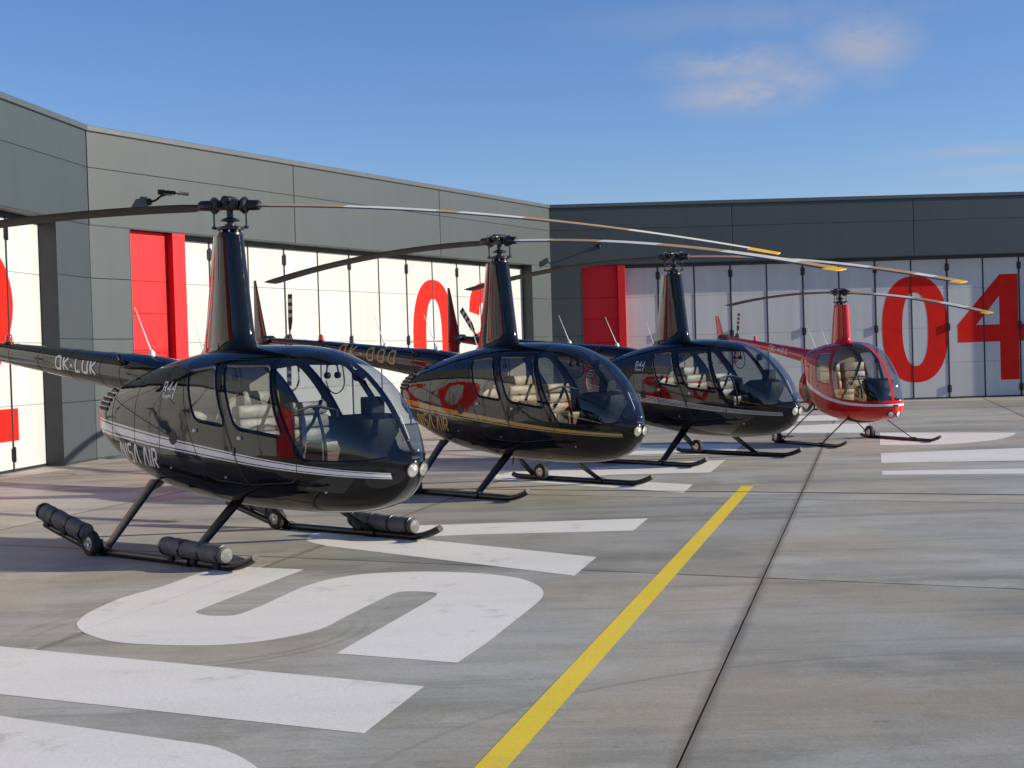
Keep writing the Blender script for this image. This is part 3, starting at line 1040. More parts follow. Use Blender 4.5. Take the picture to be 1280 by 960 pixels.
GLYPH = {
    'O': [[(.12, 0), (.0, .14), (.0, .86), (.12, 1), (.42, 1), (.54, .86), (.54, .14), (.42, 0), (.12, 0)]],
    'K': [[(0, 0), (0, 1)], [(.5, 1), (.06, .5), (.52, 0)]],
    'L': [[(0, 1), (0, 0), (.46, 0)]],
    'U': [[(0, 1), (0, .14), (.12, 0), (.42, 0), (.54, .14), (.54, 1)]],
    'M': [[(0, 0), (0, 1), (.33, .35), (.66, 1), (.66, 0)]],
    'X': [[(0, 0), (.52, 1)], [(0, 1), (.52, 0)]],
    'A': [[(0, 0), (.20, .94), (.28, 1), (.36, .94), (.56, 0)]],
    'N': [[(0, 0), (.10, .90), (.20, 1), (.30, .90), (.40, .10), (.46, 0)], [(.56, 0), (.56, 1)]],
    'I': [[(0, 0), (0, 1)]],
    'S': [[(.46, 1), (.12, 1), (0, .9), (0, .62), (.1, .52), (.36, .52), (.46, .42), (.46, .1), (.36, 0), (0, 0)]],
    'R': [[(0, 0), (0, .82), (.0, 1), (.36, 1), (.46, .9), (.46, .55), (.36, .45), (.14, .45)], [(.26, .42), (.5, 0)]],
    '4': [[(.38, 0), (.38, 1), (0, .32), (.52, .32)]],
    '-': [[(0, .42), (.22, .42)]],
    'a': [[(0, .6), (.3, .6), (.36, .5), (.36, 0), (.05, 0), (0, .1), (0, .26), (.06, .34), (.32, .34)]],
    'v': [[(0, .6), (.17, 0), (.34, .6)]],
    'e': [[(.0, .32), (.36, .32), (.36, .5), (.26, .6), (.1, .6), (0, .5), (0, .1), (.1, 0), (.34, 0)]],
    'n': [[(0, 0), (0, .6), (.26, .6), (.36, .5), (.36, 0)]],
}
GW = {'O': .54, 'K': .5, 'L': .46, 'U': .54, 'M': .66, 'X': .52, 'A': .56, 'N': .56, 'I': .0, 'S': .46, 'R': .48, '4': .5, '-': .22, 'a': .36, 'v': .34, 'e': .36, 'n': .36, ' ': .22}


def lettering(surf, text, x, z, h, stroke, slope=0.0, gap=.24, width=1.0, lift=.003):
    """painted letters laid on a surface; surf(x, z) -> point, normal"""
    mb = MB()
    pen = 0.0
    layer = 0
    for ch in text:
        for pl in GLYPH.get(ch, []):
            pts = [Vector(((pen + a * width) * h, b * h)) for a, b in pl]
            fine = [pts[0]]
            for a, b in zip(pts, pts[1:]):
                k = max(1, int((b - a).length / .035))
                fine += [a.lerp(b, j / k) for j in range(1, k + 1)]
            closed = (pts[0] - pts[-1]).length < 1e-6
            L_, R_ = ribbon2d(fine, stroke * h)
            if closed:
                t1 = (fine[-1] - fine[-2]).normalized(); t2 = (fine[1] - fine[0]).normalized()
                t = (t1 + t2).normalized(); nn = Vector((-t.y, t.x)) * (stroke * h / 2 / max(.35, t.dot(t1)))
                L_[0] = L_[-1] = fine[0] + nn; R_[0] = R_[-1] = fine[0] - nn
            vs = []
            layer += 1
            for q in L_ + R_:
                p, n = surf(x + q.x, z + q.y + slope * q.x)
                vs.append(p + n * (lift + (layer % 3) * .0005))
            k = len(L_)
            mb.add(vs, [(i, i + 1, k + i + 1, k + i) for i in range(k - 1)])
        pen += GW[ch] * width + gap
    return mb


def on_skin(sh, pts, w, lift=.002, side=-1, closed=False):
    """thin strip laid along the skin through side-view points"""
    pts = [Vector(q) for q in pts]
    if closed:
        pts = pts + [pts[0]]
    fine = [pts[0]]
    for a, b in zip(pts, pts[1:]):
        k = max(1, int((b - a).length / .03))
        fine += [a.lerp(b, j / k) for j in range(1, k + 1)]
    P = [sh.at(q.x, q.y, side) for q in fine]
    vs, fs = [], []
    n = len(P)
    for i, (p, nn) in enumerate(P):
        t = (P[min(i + 1, n - 1)][0] - P[max(i - 1, 0)][0])
        if t.length < 1e-7:
            t = Vector((1, 0, 0))
        t.normalize()
        b = nn.cross(t).normalized() * w
        vs += [p + nn * lift - b, p + nn * (lift + w * .6), p + nn * lift + b]
    for i in range(n - 1):
        fs += [(3 * i, 3 * i + 3, 3 * i + 4, 3 * i + 1), (3 * i + 1, 3 * i + 4, 3 * i + 5, 3 * i + 2)]
    return MB().add(vs, fs, 0, True)


def disc_on_skin(sh, x, z, r, side=-1, lift=.004, dome=.0, rz=None):
    p, n = sh.at(x, z, side)
    mb = MB()
    mb.lathe([(r, -.01), (r, lift), (r * .8, lift + dome), (0, lift + dome * 1.2)], p, n, 18)
    return mb


def airfoil(chord, thick, n=9):
    """closed section: (along chord from nose 0 to tail -chord, +-thickness)"""
    up = []
    for i in range(n + 1):
        t = (i / n) ** 1.6
        yt = thick / 2 / .5 * (.2969 * math.sqrt(t) - .126 * t - .3516 * t * t + .2843 * t ** 3 - .1015 * t ** 4) * 5 * .2 * 2.0
        up.append((-chord * t, max(yt, thick * .02)))
    return up + [(a, -b) for a, b in reversed(up[1:-1])]


def blunt(chord, thick):
    """mast-fairing section: round front, straight taper to a thin tail"""
    up = []
    e = .40 * chord
    for i in range(10):
        a = math.pi / 2 * i / 9
        up.append((-e * (1 - math.cos(a)), thick / 2 * math.sin(a)))
    for i in range(1, 7):
        t = i / 6
        up.append((-e - (chord - e) * t, thick / 2 * (1 - .88 * t ** 1.5)))
    return up + [(a, -b) for a, b in reversed(up[1:])]


def section_loft(secs):
    """secs = list of rings of equal length"""
    mb = MB()
    n = len(secs[0])
    vs = [v for s in secs for v in s]
    fs = [(i * n + j, i * n + (j + 1) % n, (i + 1) * n + (j + 1) % n, (i + 1) * n + j) for i in range(len(secs) - 1) for j in range(n)]
    mb.add(vs, fs, 0, True)
    mb.add(secs[0], [tuple(reversed(range(n)))]); mb.add(secs[-1], [tuple(range(n))])
    return mb


def cushion(mb, a, b, M=None, ch=.035, puff=0.0):
    mb.box(a, b, M=M, ch=ch)
    return mb


# --- skins (cut once, meshes copied for each aircraft)
SK44 = Shell(2.385, [
    (2.385, .83, .83, .0, .83), (2.36, .735, .905, .085, .832), (2.32, .665, .955, .15, .84), (2.245, .59, 1.077, .235, .85), (2.117, .505, 1.294, .345, .87),
    (1.951, .445, 1.477, .44, .89), (1.743, .41, 1.64, .525, .91), (1.529, .395, 1.743, .58, .93), (1.269, .388, 1.825, .618, .95),
    (.92, .392, 1.866, .64, .97), (.44, .42, 1.880, .648, .99), (0, .465, 1.862, .638, 1.01), (-.4, .515, 1.815, .618, 1.04),
    (-.8, .605, 1.745, .58, 1.08), (-1.2, .745, 1.655, .53, 1.13), (-1.5, .885, 1.575, .47, 1.19), (-1.66, .985, 1.515, .41, 1.23), (-1.74, 1.06, 1.47, .33, 1.25), (-1.775, 1.13, 1.42, .22, 1.27)])
P_FW = round_poly([(.47, 1.70), (1.065, 1.69), (1.385, 1.08), (.785, 1.155)], (.05, .06, .07, .09))
P_RW = round_poly([(-.04, 1.665), (.355, 1.70), (.655, 1.17), (.205, 1.225)], (.06, .05, .08, .08))
P_FD = round_poly([(.405, 1.755), (1.08, 1.75), (1.535, .90), (1.50, .70), (.90, .66)], (.03, .05, .06, .12, .03))
P_RD = round_poly([(-.115, 1.735), (.385, 1.755), (.885, .66), (.36, .70), (.13, 1.10)], (.06, .03, .03, .14, .08))
P_WS = round_poly([(1.10, 1.70), (1.13, 1.86), (1.2, 2.1), (2.6, 2.1), (2.6, .945), (2.315, .93), (2.2, .885), (1.95, .872), (1.66, .88), (1.575, .905)],
                  (.03, .02, .01, .01, .01, .02, .05, .05, .05, .05))
for P_ in (P_FW, P_RW, P_FD, P_RD, P_WS):
    SK44.cut(P_)
POST = .022
SK44.cut_y(POST, 1.0); SK44.cut_y(-POST, 1.0)


def cls44(c):
    s = 'R' if c.y < 0 else 'L'
    if in_poly(P_WS, c.x, c.z) and abs(c.y) > POST: return 'ws' + s
    if in_poly(P_FW, c.x, c.z) and abs(c.y) > .2: return 'fw' + s
    if in_poly(P_RW, c.x, c.z) and abs(c.y) > .2: return 'rw' + s
    if in_poly(P_FD, c.x, c.z) and abs(c.y) > .2: return 'fd' + s
    if in_poly(P_RD, c.x, c.z) and abs(c.y) > .2: return 'rd' + s
    return 'shell'


D44 = SK44.split(cls44)

SK22 = Shell(1.545, [
    (1.545, .66, .66, .0, .66), (1.52, .565, .72, .10, .665), (1.472, .51, .77, .185, .675), (1.412, .475, 1.058, .255, .70), (1.229, .43, 1.356, .37, .75), (.992, .405, 1.599, .455, .80),
    (.795, .40, 1.709, .505, .84), (.541, .405, 1.775, .54, .88), (.25, .42, 1.79, .555, .92), (0, .455, 1.782, .55, .98), (-.2, .52, 1.765, .53, 1.05),
    (-.38, .66, 1.74, .49, 1.15), (-.5, 1.0, 1.715, .45, 1.30), (-.7, 1.25, 1.675, .36, 1.42), (-.95, 1.35, 1.63, .23, 1.49), (-1.1, 1.40, 1.605, .15, 1.51)], nx=100)
Q_W = round_poly([(-.10, 1.585), (.30, 1.60), (.44, 1.05), (.02, 1.10)], (.10, .04, .06, .10))
Q_D = round_poly([(-.20, 1.64), (.335, 1.65), (.52, .79), (.47, .60), (.05, .62), (-.10, .95)], (.08, .03, .03, .08, .10, .08))
Q_WS = round_poly([(.36, 1.62), (.40, 1.70), (.46, 2.0), (2.0, 2.0), (2.0, .77), (1.44, .765), (1.0, .765), (.65, .80), (.545, .83)], (.03, .05, .02, .01, .01, .02, .05, .05, .04))
for P_ in (Q_W, Q_D, Q_WS):
    SK22.cut(P_)
SK22.cut_y(POST, .3); SK22.cut_y(-POST, .3)


def cls22(c):
    s = 'R' if c.y < 0 else 'L'
    if in_poly(Q_WS, c.x, c.z) and abs(c.y) > POST: return 'ws' + s
    if in_poly(Q_W, c.x, c.z) and abs(c.y) > .2: return 'fw' + s
    if in_poly(Q_D, c.x, c.z) and abs(c.y) > .2: return 'fd' + s
    return 'shell'


D22 = SK22.split(cls22)
SKIN_CACHE = {}


def skin(name, src, key, mat, parent, offset=0.0, flip=False):
    ck = (id(src), key, offset, flip)
    if ck not in SKIN_CACHE:
        SKIN_CACHE[ck] = skin_mesh(name, src[key], mat, offset, flip)
        me = SKIN_CACHE[ck]
    else:
        me = SKIN_CACHE[ck].copy()
        me.materials[0] = mat
    return link(name, me, None, parent)


def lining(T, src, keys, x0, x1, mat):
    vs, fs = [], []
    for k in keys:
        V, N, Fs = src[k]
        idx = {}
        for f in Fs:
            cx = sum(V[i].x for i in f) / len(f)
            if not x0 < cx < x1: continue
            r = []
            for i in f:
                if i not in idx:
                    idx[i] = len(vs); vs.append(V[i] - N[i] * .022)
                r.append(idx[i])
            fs.append(tuple(reversed(r)))
    me = bpy.data.meshes.new('cabin_lining')
    me.from_pydata(vs, [], fs)
    me.polygons.foreach_set('use_smooth', [True] * len(fs))
    return link('cabin_lining', me, mat, T)


def rotor(T, z0, az, Rr, chord, bands, flap, droop, scale=1.0, root_z=0.0):
    """teetering two-blade rotor; az is the forward blade's azimuth in the aircraft's axes, blade heights z0 -+ flap*r - droop*r^2"""
    ca, sa = math.cos(az), math.sin(az)
    ax, lat = Vector((ca, sa, 0)), Vector((-sa, ca, 0))
    S = scale
    zt = z0
    hub = MB()
    rot = Matrix(((ca, -sa, 0, 0), (sa, ca, 0, 0), (0, 0, 1, zt), (0, 0, 0, 1)))
    tilt = rot @ Matrix.Rotation(math.atan(flap), 4, 'Y')
    hub.box((-.13 * S, -.075 * S, -.055 * S), (.13 * S, .075 * S, .045 * S), M=tilt, ch=.02)
    hub = hub.build('rotor_hub', M['hub_black'], T)
    for sx in (-1, 0, 1):   # coning and teeter hinge bolts
        b = MB()
        c = tilt @ Vector((sx * .105 * S, 0, .012 * S if sx else .05 * S))
        b.lathe([(0, -.135 * S), (.028 * S, -.135 * S), (.028 * S, -.11 * S), (.046 * S, -.11 * S), (.046 * S, .11 * S), (.028 * S, .11 * S), (.028 * S, .135 * S), (0, .135 * S)], c, lat, 14)
        b.build('hinge_bolt', M['steel_dark'], hub)
    b = MB().box((-.05 * S, -.06 * S, .05 * S), (.05 * S, .06 * S, .095 * S), M=tilt, ch=.012)
    b.build('teeter_cap', M['hub_black'], hub)
    for sgn in (1, -1):
        d = ax * sgn
        zz = lambda r: zt - sgn * flap * r - droop * r * r
        gp = MB()
        gp.lathe([(0, .13 * S), (.062 * S, .13 * S), (.082 * S, .16 * S), (.082 * S, .20 * S), (.058 * S, .22 * S), (.055 * S, .34 * S), (.045 * S, .36 * S), (.0, .36 * S)],
                 (0, 0, zt), (d + Vector((0, 0, -sgn * flap))).normalized(), 18)
        gp.build('blade_grip', M['hub_black'], hub)
        fl = MB().lathe([(.05 * S, .175 * S), (.094 * S, .175 * S), (.094 * S, .187 * S), (.05 * S, .187 * S)], (0, 0, zt), (d + Vector((0, 0, -sgn * flap))).normalized(), 20)
        fl.build('grip_flange', M['steel_dark'], hub)
        # pitch link
        la = lat * (sgn * .0)
        base = ax * sgn * .165 * S + lat * (sgn * .05 * S)
        pl = MB().sweep([base + Vector((0, 0, zt - .235 * S)), base + Vector((0, 0, zt - .05 * S))], .010 * S, 8)
        pl.lathe([(.018 * S, -.02), (.018 * S, .02)], base + Vector((0, 0, zt - .235 * S)), lat, 10)
        pl.lathe([(.018 * S, -.02), (.018 * S, .02)], base + Vector((0, 0, zt - .05 * S)), lat, 10)
        pl.build('pitch_link', M['steel_dark'], hub)
        # blade
        lead = lat * sgn
        rs = [.30 * S, .42 * S, .55 * S] + [.55 * S + (Rr - .55 * S) * k / 44 for k in range(1, 45)]
        marks = [b_[0] for b_ in bands[0 if sgn > 0 else 1]][1:]
        rs = sorted(set(rs + marks + [m_ + .004 for m_ in marks]))
        secs = []
        for r in rs:
            w = chord if r > .5 * S else chord * (.36 + .64 * max(0, (r - .30 * S) / (.2 * S)))
            th = chord * .125 if r > .5 * S else chord * .2
            if r > Rr - .05: w = chord * .9
            tw = R(12) - R(5) * r / Rr
            ring = []
            for a, bb in airfoil(w, th):
                a += w * .27
                ring.append(d * r + lead * (a * math.cos(tw) - bb * math.sin(tw)) + Vector((0, 0, zz(r) + a * math.sin(tw) + bb * math.cos(tw))))
            secs.append(ring)
        mb = section_loft(secs)
        n = len(secs[0])
        bl = bands[0 if sgn > 0 else 1]
        order = ['blade_white', 'blade_tan', 'blade_yellow', 'blade_grey', 'blade_dark']
        for i in range(len(secs) - 1):
            rm = (rs[i] + rs[i + 1]) / 2
            key = [b_[1] for b_ in bl if b_[0] <= rm][-1]
            for j in range(n):
                dark = j >= 7      # rear of the top and the whole underside are painted dark
                mb.m[i * n + j] = 4 if dark and key != 'blade_yellow' else order.index(key)
        mb.m[-1] = 2
        mb.build('main_rotor_blade', [M[k] for k in order], hub)
    # mast and swashplate
    ms = MB().sweep([(0, 0, zt - .36 * S), (0, 0, zt + .02 * S)], .036 * S, 14)
    ms.build('mast', M['steel_dark'], T)
    sw = MB().lathe([(.03, -.275 * S), (.11 * S, -.275 * S), (.145 * S, -.262 * S), (.145 * S, -.235 * S), (.115 * S, -.225 * S), (.06 * S, -.22 * S), (.06 * S, -.20 * S), (.03, -.20 * S)], (0, 0, zt), (0, 0, 1), 26)
    sw = sw.build('swashplate', M['steel_dark'], T)
    for k in range(8):
        a = 2 * math.pi * k / 8
        MB().sweep([(math.cos(a) * .115 * S, math.sin(a) * .115 * S, zt - .315 * S), (math.cos(a) * .115 * S, math.sin(a) * .115 * S, zt - .27 * S)], .012 * S, 8).build('swash_bolt', M['alu'], sw)
    MB().lathe([(.04, -.18 * S), (.105 * S, -.17 * S), (.105 * S, -.155 * S), (.05 * S, -.13 * S), (.04, -.13 * S)], (0, 0, zt), (0, 0, 1), 20).build('upper_swashplate', M['hub_black'], sw)
    return hub


def tail_rotor(T, c, rad, ang, chord, col=('blade_white', 'blade_dark')):
    c = Vector(c)
    gb = MB().lathe([(0, -.16), (.05, -.16), (.075, -.10), (.075, .06), (.05, .1), (.03, .12), (.03, .42 * c.y / .4), (.0, .42 * c.y / .4)], (c.x, 0, c.z), (0, 1, 0), 16)
    gb = gb.build('tail_gearbox', M['hub_black'], T)
    hb = MB().box((-.09, -.03, -.035), (.09, .03, .035), M=Matrix.Translation(c) @ Matrix.Rotation(-ang, 4, 'Y'), ch=.01)
    hb.lathe([(.0, -.04), (.045, -.04), (.045, .04), (0, .04)], c, (0, 1, 0), 14)
    hb = hb.build('tail_rotor_hub', M['hub_black'], T)
    for sg in (1, -1):
        d = Vector((math.cos(ang), 0, math.sin(ang))) * sg
        lead = Vector((-d.z, 0, d.x))
        mb = MB()
        edges = [.09, .15, .17, rad * .42, rad * .5, rad * .58, rad * .66, rad * .74, rad * .82, rad * .9, rad]
        for k, (r0, r1) in enumerate(zip(edges, edges[1:])):
            w0 = chord * (.35 if r0 < .16 else (.6 if r0 < rad * .3 else 1))
            w1 = chord * (.35 if r1 < .16 else (.6 if r1 < rad * .3 else 1))
            sec = []
            for r, w in ((r0, w0), (r1, w1)):
                sec.append([c + d * r + lead * (a + w * .3) + Vector((0, b_, 0)) for a, b_ in airfoil(w, chord * .13, 5)])
            n = len(sec[0])
            mb.add(sec[0] + sec[1], [(j, (j + 1) % n, n + (j + 1) % n, n + j) for j in range(n)], 1 if k < 3 or k % 2 else 0, True)
            if k == len(edges) - 2:
                mb.add(sec[1], [tuple(range(n))], 0)
        mb.build('tail_rotor_blade', [M[k] for k in col], hb)


def seat(T, x, y, zc, zt, w, mat, base_mat, lean=.14, zf=.66):
    st = MB()
    st.box((x - .02, y - w / 2 + .02, zf), (x + .44, y + w / 2 - .02, zc - .07), ch=.015)
    st = st.build('seat', base_mat, T)
    c = MB()
    for k in range(2):
        xa = x + .02 + k * .215
        c.box((xa, y - w / 2 + .01, zc - .075), (xa + .212, y + w / 2 - .01, zc + .025), ch=.03)
    c.build('seat_cushion', mat, st)
    b = MB()
    h = (zt - zc) / 3
    Mx = Matrix.Translation((x + .03, y, zc + .01)) @ Matrix.Rotation(-lean, 4, 'Y')
    for k in range(3):
        b.box((-.06, -w / 2 + .015, .0 + k * h), (.055, w / 2 - .015, (k + 1) * h - .003), M=Mx, ch=.03)
    b.build('seat_back', mat, st)
    hb = MB().sweep([Mx @ Vector((.062, w * .3, (zt - zc))), Mx @ Vector((.066, .0, (zt - zc) * .45)), Mx @ Vector((.10, -w * .38, .03))], .018, 6, ell=(1.3, .3))
    hb.build('seat_belt', M['panel_black'], st)
    return st


def skid_gear(T, half, x_rear, x_con, x_tip, struts, r, wheel, floats=False, kink=None, tip_z=.135, chord=.11):
    """struts = [(x_top, y_top, z_top, x_foot)]; wheel = sides that carry a ground-handling wheel (x, side)"""
    for s in (-1, 1):
        path = []
        if kink and s < 0 or kink:
            path += [Vector((kink[1], s * half, kink[2])), Vector((kink[1] * .75 + kink[0] * .25, s * half, kink[2] * .74 + r * .26)), Vector((kink[0] - .10, s * half, r + .030)), Vector((kink[0], s * half, r + .006))]
        else:
            path += [Vector((x_rear - .03, s * half, r + .022)), Vector((x_rear + .05, s * half, r + .003))]
        path += [Vector((x_rear + .25 if not kink else kink[0] + .15, s * half, r)), Vector((.2, s * half, r)), Vector((x_con - .08, s * half, r))]
        k = 7
        for i in range(1, k + 1):
            t = i / k
            path.append(Vector((x_con - .06 + (x_tip - x_con + .06) * t, s * half, r + (tip_z - r) * t ** 1.8)))
        sk = MB().sweep(path, [r] * len(path), 12, ell=(1.0, 1.0))
        sk = sk.build('skid', M['skid'], T)
        for (xt, yt, zt, xf) in struts:
            a, b = Vector((xt, s * yt, zt)), Vector((xf, s * half, r * 1.3))
            secs = []
            for t in (0, .25, .5, .75, .93, 1.0):
                c = a.lerp(b, t)
                ch = chord * (1.06 - .25 * t)
                ring = []
                nrm = Vector((0, -(b - a).z, (b - a).y)).normalized()
                for u, v in airfoil(ch, ch * .36, 6):
                    ring.append(c + Vector((u + ch * .45, 0, 0)) + nrm * v)
                secs.append(ring)
            section_loft(secs).build('strut', M['skid'], sk)
            MB().lathe([(0, -.05), (r * 1.5, -.05), (r * 1.5, .05), (0, .05)], (xf, s * half, r), (1, 0, 0), 12).build('strut_clamp', M['skid'], sk)
        for wx, ws, arm in wheel:
            if ws != s: continue
            rr, wd = .115, .075
            yw = s * (half + (.085 if s < 0 else -.085))
            zc = rr + .004
            w = MB().lathe([(rr * .55, -wd / 2), (rr * .86, -wd / 2), (rr * .97, -wd * .38), (rr, -wd * .15), (rr, wd * .15), (rr * .97, wd * .38), (rr * .86, wd / 2), (rr * .55, wd / 2)], (wx, yw, zc), (0, 1, 0), 26)
            w.f = w.f[:-2]; w.m = w.m[:-2]; w.sm = w.sm[:-2]
            w = w.build('ground_wheel', M['rubber'], sk)
            MB().lathe([(0, -wd * .42), (rr * .2, -wd * .46), (rr * .25, -wd * .36), (rr * .5, -wd * .34), (rr * .56, -wd * .5), (rr * .56, wd * .5), (rr * .5, wd * .34), (rr * .25, wd * .36), (rr * .2, wd * .46), (0, wd * .42)], (wx, yw, zc), (0, 1, 0), 20).build('wheel_rim', M['alu'], w)
            br = MB().sweep([(wx, yw, zc), (wx, s * half, zc)], .014, 8)
            br.box((wx - .05, s * half - .012, r), (wx + .05, s * half + .012, zc + .03), ch=.005)
            br.build('wheel_bracket', M['skid'], sk)
            if arm:
                MB().sweep([(wx + arm[0], s * half, zc + .02), (wx + arm[1], s * half, zc - .0)], .016, 8).build('wheel_lever', M['orange'], sk)
        MB().box((x_con - .30, s * half - r * .8, .002), (x_con - .05, s * half + r * .8, .012)).build('skid_shoe', M['steel_dark'], sk)
        MB().box((-.62, s * half - r * .8, .002), (-.40, s * half + r * .8, .012)).build('skid_shoe', M['steel_dark'], sk)
        if floats:
            for a, b, rad in ((Vector((.36, s * (half + .02), .158)), Vector((1.20, s * (half + .02), .130)), .078),
                              (Vector((-.86, s * (half + .02), .195)), Vector((-1.62, s * (half + .02), .365)), .080)):
                n = 14
                path = [a.lerp(b, k / n) + Vector((0, random.uniform(-.004, .004), random.uniform(-.005, .005))) for k in range(n + 1)]
                rads = [rad * (1 + random.uniform(-.05, .05)) for _ in path]
                rads[0] = rads[-1] = rad * .93
                fl = MB().sweep(path, rads, 16).build('float_bag', M['float'], sk)
                for e, q in ((a, b), (b, a)):
                    t = (e - q).normalized()
                    MB().lathe([(0, .002), (rad * .9, .002), (rad * .78, .022), (rad * .3, .03), (0, .03)], e, t, 16).build('float_end_cap', M['float_end'] if e.x > 1 else M['float'], fl)
                for t in (.04, .34, .66, .96):
                    c = a.lerp(b, t)
                    MB().lathe([(rad * 1.0, -.014), (rad * 1.055, -.012), (rad * 1.055, .012), (rad * 1.0, .014)], c, (b - a), 18).build('float_strap', M['skid'], fl)
                dn = Vector((0, 0, -rad - .012))
                rail = MB().sweep([a + dn, b + dn], .012, 8)
                rail.build('float_rail', M['skid'], sk)
                for t in (.12, .5, .88):
                    c = a.lerp(b, t)
                    MB().box(c + Vector((-.035, -.03, -rad - .045)), c + Vector((.035, .03, -rad + .012)), ch=.006).build('float_bracket', M['skid'], fl)


def console(T, x, zf, zt, w):
    c = MB()
    secs = []
    for z, x0, x1, hw in ((zf, x - .15, x + .22, w * .34), (zf + (zt - zf) * .45, x - .10, x + .28, w * .36), (zt - .16, x - .12, x + .36, w * .62), (zt - .04, x - .10, x + .34, w * .72), (zt, x - .04, x + .26, w * .55)):
        ring = []
        for k in range(20):
            a = 2 * math.pi * k / 20
            e = 2 / 3.2
            ring.append(Vector(((x0 + x1) / 2 + (x1 - x0) / 2 * math.copysign(abs(math.cos(a)) ** e, math.cos(a)), hw * math.copysign(abs(math.sin(a)) ** e, math.sin(a)), z)))
        secs.append(ring)
    c = section_loft(secs).build('instrument_console', M['panel_black'], T)
    for k, (dy, dz) in enumerate(((-.09, -.08), (.09, -.08), (-.09, -.17), (.09, -.17), (0, -.08))):
        MB().lathe([(0, 0), (.036, 0), (.036, .008), (0, .008)], (x - .12, dy, zt + dz), (-1, 0, 0), 14).build('dial', M['dial'], c)
    return c


def boom_mesh(cs):
    secs = []
    n = 24
    f = pchip([-c[0] for c in cs], [c[1] for c in cs]); g_ = pchip([-c[0] for c in cs], [c[2] for c in cs])
    x0, x1 = cs[0][0], cs[-1][0]
    for k in range(29):
        x = x0 + (x1 - x0) * k / 28
        z, r = f(-x), g_(-x)
        secs.append([Vector((x, r * math.cos(2 * math.pi * j / n), z + r * math.sin(2 * math.pi * j / n))) for j in range(n)])
    return section_loft(secs), f, g_


def antenna(parent, base, tip, r=.009):
    a = MB()
    base, tip = Vector(base), Vector(tip)
    a.sweep([base, base.lerp(tip, .3), tip], [r, r * .75, r * .3], 8)
    a.lathe([(0, -.02), (.035, -.02), (.03, .012), (.012, .04), (0, .04)], base, (0, 0, 1), 14)
    return a.build('antenna', M['white_gloss'], parent)


